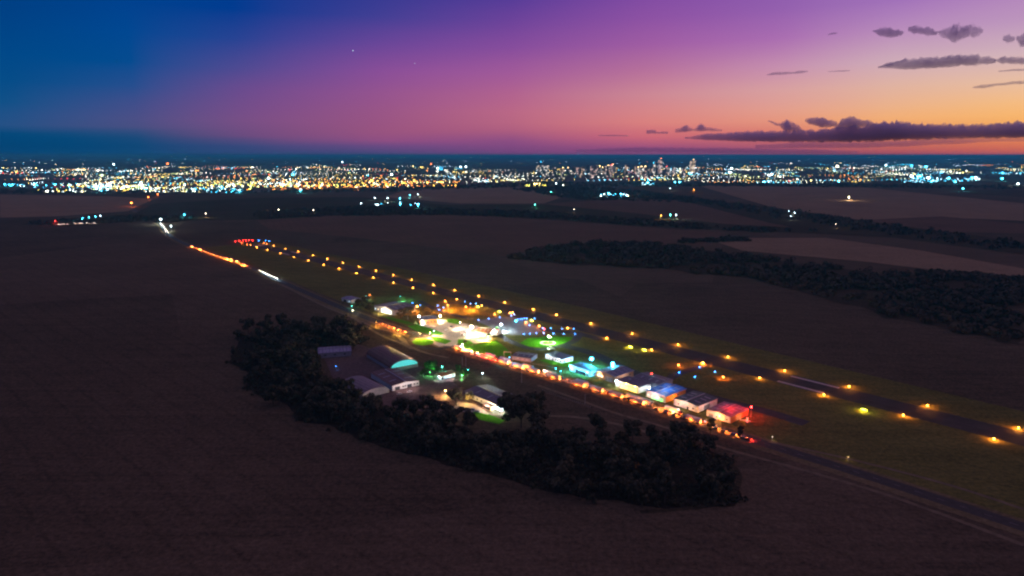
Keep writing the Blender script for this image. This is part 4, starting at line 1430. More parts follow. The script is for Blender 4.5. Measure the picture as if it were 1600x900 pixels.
aeroplane(822, 556, FA + 0.4, 'white light aircraft parked beside the dark shed, left one')
aeroplane(834, 558, FA + 0.9, 'white light aircraft parked beside the dark shed, right one')
aeroplane(862, 546.5, FA + 1.3, 'white light aircraft on the taxi track below the wind circle')
aeroplane(1166, 660, FA + 0.5, 'white light aircraft behind the red lit hangar')

# terminal
t, w = building('terminal', 'terminal with a red tiled roof beside the brightest floodlight', 'terminal', G(744, 524), G(764, 527), 16, 5, 'white_wall', 'roof_tile', 'gable', 2.4, 0.9,
                doors=[(0.4, 0.6, 2.8, LITW)], windows=[(u, 1.2, 2, 1.6, LITW) for u in (.12, .28, .72, .88)], side_windows=[(v, 1.2, 2, 1.6, LITC) for v in (.25, .6)])
plamp(t, (w + 3, 10, 4.5), 'cool', 3000, 0.5)
building('terminal', 'lower red tiled terminal wing on the apron side', 'terminal', G(765, 523), G(776, 524.5), 12, 4, 'white_wall', 'roof_tile', 'gable', 1.8, 0.7, windows=[(u, 1.1, 1.8, 1.4, LITC) for u in (.25, .75)])
t, w = building('gatehouse', 'small white gatehouse with a blue lit side left of the terminal', 'kiosk', G(720, 524.5), G(729, 526), 7, 5.5, 'white_wall', 'roof_slate', 'flat', 0.3, 0.4, doors=[(.1, .35, 2.2, 'door_dark')], windows=[(.65, 1.2, 2.2, 1.6, LITC)])
t, w = building('terminal', 'terminal annex with an ochre front wall and a dark roof', 'terminal', G(657, 507), G(683, 505), 18, 5.5, 'orange_wall', 'roof_slate', 'gable', 1.6, 0.6,
                doors=[(.1, .25, 3, LITC)], windows=[(u, 1.4, 2, 1.6, 'glass') for u in (.45, .65, .85)])
wall_lamp(t, (-w + 2, -1, 4.5), 'cool', 25, 2600, .5, off=2)
plamp(t, (4, -6, 4), 'amber', 1800, .5)
# left hangars behind the highway
t, w = building('hangar', 'long dark roofed hangar with a bright white open front beside dark trees', 'hangar', G(585, 485), G(617, 493), 34, 6.5, 'grey_wall', 'roof_grey', 'gable', 2.0, 0.6, doors=[(.35, .85, 5.2, LITWH)], windows=[(.06, 2, 2, 1.6, LITC), (.2, 2, 2, 1.6, LITW)], ridge='y')
plamp(t, (2, -6, 5), 'white', 5200, .6)
building('hangar', 'low pale roofed shed at the left end of the airfield buildings', 'hangar', G(534, 470), G(549, 474), 16, 4.2, 'white_wall', 'roof_lilac', 'gable', 1, .4, doors=[(.2, .5, 3, 'door_dark')], windows=[(.8, 1.3, 2, 1.3, LITC)])

# compound below the highway
t, w = building('warehouse', 'flat roofed lilac warehouse at the back of the compound', 'warehouse', G(498, 560), G(549, 556), 22, 5, 'grey_wall', 'roof_lilac', 'gable', 1.2, .4, windows=[(u, 2, 2.4, 1.2, 'glass') for u in (.2, .5, .8)])
# barrel vaults point to the right and down
t, w = building('barrel_shed', 'long barrel roofed shed with a cyan glowing arch end', 'shed', G(611, 581), G(653, 573), 58, 3.2, 'grey_wall', 'roof_rust', 'barrel', 6.0, 0.3)
ar = [(-(w - .6) * math.cos(math.pi * i / 20), 3.4 + 5.4 * math.sin(math.pi * i / 20)) for i in range(21)]
MB().prism(ar, -0.14, -0.04).build('arch_panel', LITT, t)
for u in range(-4, 5):
    MB().box(u * w / 5 - .08, u * w / 5 + .08, -.22, -.15, .1, 3.2 + 5.2 * math.sqrt(max(0, 1 - (u / 5) ** 2))).build('mullion', M['steel'], t)
t, w = building('workshop', 'dark roofed workshop with a white front below the cyan arch', 'workshop', G(613, 611), G(655, 602), 44, 4.6, 'white_wall', 'roof_rust', 'gable', 1.2, .5,
                doors=[(.55, .72, 3, 'door_dark'), (.1, .28, 3, 'door_dark')], windows=[(u, 1.6, 1.6, 1.1, 'glass') for u in (.4, .48, .82, .93)], ridge='y')
plamp(t, (2, -8, 5), (1, .8, .85), 1000, .5)
plamp(t, (-8, -6, 5), (1, .7, .75), 500, .5)
t, w = building('barrel_shed', 'pinkish barrel roofed shed nearest the dark woodland', 'shed', G(566, 624), G(608, 613), 40, 2.2, 'grey_wall', 'roof_pink', 'barrel', 4.6, .3, doors=[(.1, .34, 3.4, 'door')])
plamp(t, (-6, -7, 3), (1, .6, .6), 300, .5)
plamp(t, (-10, -4, 1.5), 'warm', 60, .3)
t, w = building('house', 'small white house with blue lit windows among green lit trees', 'house', G(688, 594), G(711, 588), 9, 3.4, 'white_wall', 'roof_tile', 'gable', 1.4, .5, doors=[(.08, .2, 2.2, 'door_dark')], windows=[(.36, 1, 1.8, 1.3, LITB), (.62, 1, 1.8, 1.3, LITB), (.86, 1, 1.4, 1.3, 'glass')])
wall_lamp(t, (-w - .8, .6, 3.2), 'cool', 25, 800, .4)
plamp(t, (2, -5, 3), (.8, .7, 1), 1200, .4)
light_post('garden_lamp', 'green garden lamp between the cyan arch and the small house', 'garden lamp', G(672, 588), 3.5, .35, 'green', 14, 4200)
light_post('garden_lamp', 'teal garden lamp above the small house roof', 'garden lamp', G(691, 583), 6, .4, 'teal', 22, 2600)
light_post('garden_lamp', 'green garden lamp among the trees right of the small house', 'garden lamp', G(722, 593), 4, .3, 'green', 10, 3000)
light_post('garden_lamp', 'teal garden lamp high in the trees right of the small house', 'garden lamp', G(731, 589), 6.5, .35, 'teal', 18, 1600)
light_post('garden_lamp', 'tiny blue lamp in front of the lilac warehouse', 'garden lamp', G(525, 577), 3, .3, 'blue', 12, 200)
light_post('garden_lamp', 'white lamp on the yard before the white fronted workshop', 'garden lamp', G(652, 602), 2.5, .3, 'cool', 18, 500)
light_post('garden_lamp', 'warm lamp at the left end of the golden lit tree', 'garden lamp', G(696, 620), 5, .45, 'warm', 35, 8000)
t, w = building('community_hall', 'long low hall with a dark purple roof and a white lit corner', 'hall', F(-439, 332), F(-392, 332), 24, 4.6, 'white_wall', 'roof_grey', 'gable', 1.5, .8,
                doors=[(.62, .72, 2.6, 'door'), (.76, .86, 2.6, LITWH)], windows=[(u, 1.2, 1.8, 1.3, 'glass') for u in (.1, .22, .34, .46)], side_windows=[(v, 1.2, 1.6, 1.2, 'glass') for v in (.3, .6)])
wall_lamp(t, (w - 3, -1.4, 4.0), 'cool', 35, 5200, .5, off=1.6)
plamp(t, (w - 12, -6, 4), (1, .62, .35), 3600, .5)
plamp(t, (w + 3, -3, 3.2), 'cool', 2600, .4)
plamp(t, (-6, -11, 4), 'warm', 1700, .5)  # bare point light added to brighten the golden trees, no fitting
for i in range(8):
    wall_lamp(t, (-6 + i * 3.6, 25.4, 3.9), 'white', 14, 35, .16)
t, w = building('carport', 'open carport with an ochre back wall beside the white lit corner', 'carport', F(-409, 326.5), F(-399, 326.5), 4.6, 2.6, 'orange_wall', 'roof_grey', 'flat', .1, .2, doors=[(.1, .9, 2.2, 'door_dark')])


# ------------------------------------------------------------------ vehicles
def car_mesh():
    prof = [(-2.1, .35), (-2.15, .75), (-1.95, .95), (-1.35, 1.0), (-.75, 1.42), (.55, 1.44), (1.15, .98), (1.95, .85), (2.12, .6), (2.1, .35)]
    b = MB()
    b.prism(prof, -.78, .78)
    b.prism([(x * .97, z * .98 + .01) for x, z in prof[:4]] + [(1.1, .93), (1.88, .82), (2.05, .4)], -.84, -.78).prism([(x * .97, z * .98 + .01) for x, z in prof[:4]] + [(1.1, .93), (1.88, .82), (2.05, .4)], .78, .84)
    g = MB().prism([(-1.25, 1.02), (-.76, 1.39), (.53, 1.4), (1.05, 1.02)], -.80, -.785).prism([(-1.25, 1.02), (-.76, 1.39), (.53, 1.4), (1.05, 1.02)], .785, .80)
    g.add([(.6, -.7, 1.43), (.6, .7, 1.43), (1.17, .7, 1.0), (1.17, -.7, 1.0)], [(0, 1, 2, 3)]).add([(-.8, -.7, 1.42), (-.8, .7, 1.42), (-1.38, .7, 1.01), (-1.38, -.7, 1.01)], [(3, 2, 1, 0)])
    return b, g


def wheel_mb(x, y):
    return MB().tube((x, y - .1, .32), (x, y + .1, .32), .32, .32, 12)


CB, CG = car_mesh()
_cars = {}
HEAD_M, TAIL_M = GL('amber', 3), GL('orange', 4)


def car_proto(colour, lit):  # lit: 2 = white head lamps
    k = (colour, lit)
    if k not in _cars:
        _cars[k] = [('body', CB.mesh('car body', M['car_' + colour])), ('window', CG.mesh('car glass', M['glass']))]
        _cars[k] += [('wheel', wheel_mb(x, y).mesh('car wheel', M['tyre'])) for x in (-1.3, 1.3) for y in (-.76, .76)]
        hm_, tm_ = (GL('white', 45) if lit == 2 else HEAD_M, GL('orange', 4)) if lit else (M['frame'], M['car_red'])
        _cars[k] += [('headlight', MB().box(1.98, 2.2, y - .2, y + .2, .55, .82).mesh('head light', hm_)) for y in (-.56, .56)]
        _cars[k] += [('taillight', MB().box(-2.22, -2.05, y - .2, y + .2, .62, .9).mesh('tail light', tm_)) for y in (-.6, .6)]
    return _cars[k]


def car(p, rz, colour, label, group, lit=True, beam='white', bw=900, tw=260, tail='orange'):
    t = thing('car', label, 'car', (p[0], p[1], 0.11), rz, group)
    for n, me in car_proto(colour, lit):
        obj(n, me, t)
    if lit:
        plamp(t, (2.6, 0, .9), beam, bw, .25, spot=110, rot=(0, R(-62), 0))
        plamp(t, (-2.9, 0, .9), tail, tw, .3)
    return t


_lorry = {}


def lorry(p, rz, colour, label, group, beam='warm', bw=900, mark='amber', mw=420):
    if colour not in _lorry:
        q = [('cab', MB().prism([(4.9, .6), (4.9, 2.9), (6.7, 2.9), (7.1, 1.9), (7.15, .6)], -1.2, 1.2).mesh('lorry cab', M['car_' + colour])),
             ('trailer', MB().box(-8, 4.5, -1.25, 1.25, 1.1, 3.9).box(-8, 4.7, -.5, .5, .7, 1.1).mesh('lorry trailer', M['car_silver' if colour != 'silver' else 'car_white'])),
             ('windscreen', MB().add([(6.72, -1.05, 2.85), (6.72, 1.05, 2.85), (7.12, 1.05, 1.92), (7.12, -1.05, 1.92)], [(0, 1, 2, 3)]).mesh('lorry screen', M['glass']))]
        for x in (-6.6, -5.4, 3.6, 6.0):
            for y in (-1.0, 1.0):
                q.append(('wheel', MB().tube((x, y - .16, .5), (x, y + .16, .5), .5, .5, 12).mesh('lorry wheel', M['tyre'])))
        for y in (-.9, .9):
            q.append(('headlight', MB().box(7.15, 7.3, y - .22, y + .22, .8, 1.1).mesh('lorry head', HEAD_M)))
            q.append(('taillight', MB().box(-8.15, -8.0, y - .25, y + .25, .9, 1.25).mesh('lorry tail', GL('orange', 4))))
        for i in range(5):  # side markers added to fill out the orange streak of traffic
            for y in (-1.28, 1.28):
                q.append(('added_marker', MB().box(-7.5 + i * 2.8, -7.1 + i * 2.8, y - .05, y + .05, 1.15, 1.4).mesh('marker', GL('orange', 5))))
        _lorry[colour] = q
    t = thing('lorry', label, 'lorry', (p[0], p[1], 0.11), rz, group)
    for n, me in _lorry[colour]:
        obj(n, me, t)
    plamp(t, (8.0, 0, 1.1), beam, bw, .25, spot=120, rot=(0, R(-60), 0))
    plamp(t, (-8.8, 0, 1.0), 'orange', mw, .3)
    plamp(t, (0, -2.0, .8), mark, mw, .3)
    plamp(t, (0, 2.0, .8), mark, mw * .7, .3)
    return t


def along(line, d):
    for a, b in zip(line, line[1:]):
        L_ = (b - a).length
        if d <= L_:
            q = (b - a).normalized()
            return a + q * d, math.atan2(q.y, q.x)
        d -= L_
    q = (line[-1] - line[-2]).normalized()
    return line[-1], math.atan2(q.y, q.x)


def dist_at(x, y):
    p = G(x, y)
    best, bd, acc = 0, 1e18, 0
    for a, b in zip(HW, HW[1:]):
        L_ = (b - a).length
        f = min(1, max(0, (p - a).dot(b - a) / L_ ** 2))
        q = (a + (b - a) * f - p).length
        if q < bd:
            bd, best = q, acc + f * L_
        acc += L_
    return best


rgc = random.Random(5)
LANES = {'far': offset(HW, 2.2), 'near': offset(HW, -2.2)}
COLS = ['silver', 'white', 'black', 'red', 'blue', 'grey']


def queue(x0, y0, x1, y1, lane, step, where, kw, share=0.3, toward=None, lorries=True):  # rows of vehicles added in place of long light trails
    """vehicles standing nose to tail in one lane between two points of the highway"""
    a, b = dist_at(x0, y0), dist_at(x1, y1)
    line = LANES[lane]
    d = a
    i = 0
    seen = {}
    while d < b:
        p, rz = along(line, d)
        if toward is False:
            rz += math.pi
        c = rgc.choice(COLS)
        if lorries and rgc.random() < share:
            o = lorry(p, rz, c, None, 'lorries on the highway', **{k: v for k, v in kw.items() if k in ('beam', 'bw', 'mark', 'mw')})
            kind = 'lorry'
            d += step + 13
        else:
            o = car(p, rz, c, None, 'cars on the highway', 2 if kw.get('beam') in ('white', 'cool') else 1, **{k: v for k, v in kw.items() if k in ('beam', 'bw', 'tw', 'tail')})
            kind = 'car'
            d += step * rgc.uniform(.8, 1.3)
        seen[kind] = seen.get(kind, -1) + 1
        o['label'] = '%s %s %s, %s from the left' % (c, kind, where, ORD[min(seen[kind], 37)])
        i += 1


near_kw = dict(beam='orange', bw=1250, tw=1000, tail='orange', mark='orange', mw=900)
queue(706, 549, 815, 583, 'near', 7, 'in the near lane below the terminal', dict(beam='orange', bw=1600, tw=2000, tail='red', mark='orange', mw=1800), .3, False)
queue(815, 583, 985, 634, 'near', 7, 'in the near lane before the hangar row', near_kw, .35, False)
queue(985, 634, 1162, 692, 'near', 8, 'in the near lane by the right end hangars', near_kw, .3, False)
queue(716, 546, 752, 557, 'far', 10, 'in the far lane below the forecourt', dict(beam='white', bw=12000, tw=1500, tail='amber', mark='white', mw=800), 0, True)
queue(752, 557, 1000, 632, 'far', 8, 'in the far lane before the hangar row', dict(beam='orange', bw=1250, tw=1000, tail='orange', mark='orange', mw=900), .35, True)
queue(1000, 632, 1118, 671, 'far', 8, 'in the far lane by the right end hangars', dict(beam='amber', bw=1600, tw=1400, tail='amber', mark='warm', mw=900), .2, True)
queue(603, 506, 645, 520, 'near', 12, 'on the dark highway left of the roundabout', dict(beam='orange', bw=4200, tw=4000, tail='orange', mark='orange', mw=2500), .2, False)
queue(300, 386, 388, 415, 'near', 17, 'on the far highway beside the runway end', dict(beam='orange', bw=9000, tw=3200, tail='orange', mark='orange', mw=3800), .45, False)
queue(345, 401, 392, 417, 'far', 20, 'on the far lane beside the runway end', dict(beam='orange', bw=4000, tw=1000, tail='red', mark='orange', mw=2500), .3, True)
queue(396, 424, 431, 436, 'far', 10, 'with white beams on the far highway', dict(beam='cool', bw=9000, tw=600, tail='white', mark='cool', mw=900), 0, True)
queue(248, 350, 270, 365, 'far', 26, 'with white beams where the highway comes over the rise', dict(beam='cool', bw=12500, tw=4000, tail='white', mark='cool', mw=9000), 0, True)
car(along(LANES['near'], dist_at(1172, 688))[0], along(LANES['near'], dist_at(1172, 688))[1] + math.pi, 'red', 'last car of the queue with red lamps at the right end of the lit road', 'cars on the highway', True, 'red', 300, 900, 'red')
for x, y, rz, c, lab in ((705, 511, .3, 'black', 'dark car parked alone on the bright forecourt'), (763, 535, 1.2, 'black', 'dark car by the little yellow lit tree'), (660, 503, .2, 'grey', 'grey car parked at the ochre annex'),
                         (739, 641, FA, 'blue', 'blue car parked in front of the carport'), (747, 644, FA + .2, 'silver', 'silver car parked beside the blue car'), (1018, 630, FA + 1.5, 'white', 'white car on the strip before the blue roofed hangar'),
                         (640, 613, .6, 'white', 'white car before the white fronted workshop, right one'), (624, 617, .6, 'silver', 'silver car before the white fronted workshop, left one'), (697, 516, .9, 'white', 'white car parked on the forecourt lawn edge')):
    car(G(x, y), rz, c, lab, 'parked cars', False)
# sign boards on the verge
for x, y, lab in ((973, 622, 'small pale roadside board near the highway lamps, left'), (1012, 633, 'small pale roadside board before the blue roofed hangar')):
    t = thing('roadside_board', lab, 'sign', G(x, y), FA + .3)
    MB().tube((-.8, 0, 0), (-.8, 0, 2.6), .06, .06, 6).tube((.8, 0, 0), (.8, 0, 2.6), .06, .06, 6).build('leg', M['steel'], t)
    MB().box(-1.3, 1.3, -.05, .05, 1.2, 2.7).build('panel', M['white_wall'], t)

# ------------------------------------------------------------------ the town on the horizon
rgy = random.Random(21)
M['tower_a'] = tower_mat('pale apartment tower', (.10, .09, .09), (1, .62, .28), 1.9, .11, (8, 7))
M['tower_b'] = tower_mat('grey apartment tower', (.07, .065, .08), (1, .55, .3), 2.0, .09, (9, 7))
M['tower_c'] = tower_mat('white apartment tower', (.12, .11, .12), (1, .8, .5), 1.9, .13, (8, 8))
M['tower_gold'] = tower_mat('gold lit tower', (.3, .2, .1), (1, .55, .12), 1.3, .5, (8, 7))
M['tower_pink'] = tower_mat('pink lit tower', (.2, .14, .12), (1, .5, .3), 1.8, .18, (8, 7))


def tower(x, ytop, ybase, wpx, m, label, group='apartment towers of the town centre', top=None, spire=0):
    p = G(x, ybase)
    k = p.length / FPX
    h = (ybase - ytop) * k * 0.84
    w = wpx * k / 2
    t = thing('apartment_tower', label, 'tower block', p, rgy.uniform(-.6, .6), group)
    b = MB().box(-w, w, -w * .8, w * .8, 0, h)
    b.build('wall', M[m], t)
    r = MB().box(-w - .5, w + .5, -w * .8 - .5, w * .8 + .5, h + .01, h + 1.2).box(-w * .4, w * .4, -w * .4, w * .4, h + 1.2, h + 5)
    r.build('roof', M['grey_wall'], t)
    if spire:
        MB().tube((0, 0, h + 5), (0, 0, h + 5 + spire), 2.5, .5, 6).build('spire', M['white_wall'], t)
    if top:
        MB().ball((0, -w, h + 7 + spire), 3.0, 8, 5).build('lamp', GL(top, 20), t)
    return t


tower(848, 256, 276, 16, 'tower_c', 'broad pale stepped tower with a spire, left in the town centre', None, 'cyan', 30)
tower(866, 259.5, 276, 6, 'tower_b', 'grey tower just right of the spired tower', None)
tower(1031, 247, 272, 5, 'tower_pink', 'slim tall tower with an orange light on top', None, 'orange', 12)
tower(1081.5, 249.5, 270, 7, 'tower_gold', 'gold lit tall tower, rightmost in the town centre', None, 'warm', 10)
tower(1021, 253, 272, 4, 'tower_c', 'pale slim tower left of the orange topped one', None, 'cyan')
xs_ = []
for i in range(62):
    x = rgy.gauss(975, 55)
    if not 828 < x < 1105:
        continue
    f = math.exp(-((x - 965) / 80) ** 2)
    tower(x, 263 - 7 * f * rgy.random() - 2 * rgy.random(), rgy.uniform(270, 279), rgy.uniform(2.5, 5.5), rgy.choice(['tower_a', 'tower_b', 'tower_c', 'tower_a', 'tower_pink']),
          'apartment tower with scattered lit windows among the town centre lights', 'apartment towers of the town centre', rgy.choice([None, None, None, None, 'red', 'warm']))

BAND = [(0, 263, 271), (30, 263, 276), (55, 266, 299), (120, 262, 300), (220, 262, 302), (330, 260, 303), (400, 259, 300), (500, 257, 298), (640, 258, 293), (720, 264, 292), (840, 266, 284), (930, 264, 284), (1080, 258, 286), (1180, 256, 289), (1330, 255, 288), (1380, 257, 284), (1430, 258, 281), (1480, 262, 279), (1510, 258, 273), (1600, 257, 272)]


def band(x):
    for a, b in zip(BAND, BAND[1:]):
        if x <= b[0]:
            f = (x - a[0]) / (b[0] - a[0])
            return a[1] + (b[1] - a[1]) * f, a[2] + (b[2] - a[2]) * f
    return BAND[-1][1:]


SLOT = ['pale', 'cool', 'cyan', 'gold', 'amber', 'orange', 'red', 'lime']
STR = [22, 22, 22, 20, 18, 16, 12, 14]


def pick(x, y):
    r = rgy.random()
    right = x > 1080
    if y < 262:
        return rgy.choices(range(8), [4, 5, 3, 2, 1, 1, .4, .2])[0]
    if 420 < x < 720 and y > 283:
        return rgy.choices(range(8), [1, .3, .1, 4, 5, 1.5, .1, .2])[0]
    return rgy.choices(range(8), [5, 2.6, 3.2 if right else 1.8, 4.5, 1.6, .6, .4, 1.2])[0]


lamps = []
while len(lamps) < 4300:
    x = rgy.uniform(-60, 1660)
    y0, y1 = band(min(1600, max(0, x)))
    if rgy.random() > (y1 - y0) / 42:
        continue
    y = rgy.uniform(y0, y1)
    if noise.noise((x * .018, y * .13, 3.3)) < -0.28:
        continue
    c = pick(x, y)
    if rgy.random() < .42:
        lamps.append((x, y, c))
    else:                                  # a street: lamps in a row on the ground
        a = G(x, y)
        th = rgy.choice([0.25, 0.25 + math.pi / 2, 0.25 + math.pi]) + rgy.uniform(-.08, .08)
        n = rgy.randint(4, 9)
        for i in range(n):
            q = a + Vector((math.cos(th), math.sin(th), 0)) * (i * 46)
            lamps.append((q, None, c))
for i in range(170):                       # scattered hamlets up to the horizon
    x = rgy.uniform(0, 1600)
    lamps.append((x, rgy.uniform(244.5, 258), pick(x, 250)))
for (x0, x1, y, n) in ((560, 636, 245.3, 34), (425, 465, 242.6 + 1.2, 16), (1365, 1458, 244.6, 60), (262, 294, 244.8, 12), (1145, 1160, 243.9, 6), (0, 60, 263.5, 20), (60, 135, 301.6, 26), (245, 330, 301.5, 26)):
    for i in range(n):
        lamps.append((rgy.uniform(x0, x1), y + rgy.gauss(0, .35), rgy.choice([0, 0, 3, 1] if y > 246 else [0, 0, 0, 3])))

for (x0, x1, y0, y1, n, cs) in ((1408, 1460, 277, 287, 80, (1, 2, 2)), (1462, 1530, 280, 285, 50, (1, 2, 2)), (938, 980, 305.5, 309.5, 18, (1, 2)), (135, 178, 289, 300, 30, (1, 2, 2)), (298, 382, 296, 303, 44, (1, 2, 2)), (0, 60, 289, 294, 18, (1, 2)),  # extra lamps added in clusters to imitate wide glows
                                (1128, 1160, 264, 275, 26, (0, 1, 2)), (838, 856, 262, 273, 34, (1, 2, 2)), (1003, 1022, 287.5, 291, 16, (1, 2)), (1180, 1260, 284, 288.5, 30, (2, 1)), (1195, 1225, 272, 280, 30, (1, 2, 0)), (1560, 1600, 270, 274, 16, (1, 2)),
                                (420, 720, 284, 295, 190, (3, 3, 4, 4, 7, 5)), (270, 400, 289, 292.5, 60, (3, 7)), (404, 470, 286, 291, 40, (0, 1, 1)), (585, 660, 312, 326, 9, (1, 2)), (1415, 1455, 260, 265, 18, (1, 2)), (820, 856, 291, 292.5, 20, (3, 7)), (1070, 1092, 272, 277, 16, (2, 1))):
    for i in range(n):
        lamps.append((rgy.uniform(x0, x1), rgy.uniform(y0, y1), rgy.choice(cs)))


def lpos(l):
    return G(l[0], l[1]) if l[1] is not None else l[0]


allp = sorted([(lpos(l), l[2]) for l in lamps], key=lambda q: q[0].length)
mats_ = [GL(c, s) for c, s in zip(SLOT, STR)]
# the nearest three hundred are posts of their own, the others one mass of lights
_post = {}
WORD = dict(zip(SLOT, ['white', 'cool white', 'cyan', 'warm yellow', 'amber', 'orange', 'red', 'yellow green']))
for p, c in allp[:270]:
    r = rgy.uniform(.8, 1.5)
    key = (c, round(r, 1))
    if key not in _post:
        _post[key] = (MB().tube((0, 0, 0), (0, 0, 8), .16, .1, 6).mesh('street lamp pole', M['steel']), MB().ball((0, 0, 8.6), key[1], 8, 5).mesh('street lamp globe', mats_[c]))
    t = thing('street_lamp', '%s street lamp along the near edge of the town' % WORD[SLOT[c]], 'street lamp', p, 0, '%s street lamps at the near edge of the town' % WORD[SLOT[c]])
    obj('pole', _post[key][0], t)
    obj('lamp_head', _post[key][1], t)
mb = MB()
for p, c in allp[270:]:
    far = p.length
    r = rgy.uniform(.8, 1.8) * (1 if far < 9000 else 1.5 if far < 15000 else far / 9000)
    if rgy.random() < .06:
        r *= 1.9
    mb.ball((p.x, p.y, 8 + r), r, 6, 4, c)
tag(mb.build('town_lights', mats_), None, None, kind='stuff')
# houses of the town
mb = MB()
for k in range(3600):
    x = rgy.uniform(-60, 1660)
    y0, y1 = band(min(1600, max(0, x)))
    y = rgy.uniform(max(y0, 259), y1 + .5)
    p = G(x, y)
    th = 0.25 + rgy.uniform(-.06, .06)
    w, d, h = rgy.uniform(6, 13), rgy.uniform(5, 9), rgy.uniform(3.2, 7)
    if rgy.random() < .05:
        w, d, h = w * 2.5, d * 2.5, h * 1.3
    cs, sn = math.cos(th), math.sin(th)

    def q(a, b, z):
        return (p.x + a * cs - b * sn, p.y + a * sn + b * cs, z)
    mb.add([q(-w, -d, 0), q(w, -d, 0), q(w, d, 0), q(-w, d, 0), q(-w, -d, h), q(w, -d, h), q(w, d, h), q(-w, d, h)], [(0, 1, 5, 4), (1, 2, 6, 5), (2, 3, 7, 6), (3, 0, 4, 7)], 0)
    mb.add([q(-w * 1.06, -d * 1.1, h), q(w * 1.06, -d * 1.1, h), q(w * 1.06, d * 1.1, h), q(-w * 1.06, d * 1.1, h), q(-w * 1.06, 0, h + d * .45), q(w * 1.06, 0, h + d * .45)], [(0, 1, 5, 4), (2, 3, 4, 5), (0, 4, 3), (1, 2, 5)], 1)
tag(mb.build('town_houses', [M['house_wall'], M['house_roof']]), None, None, kind='stuff')

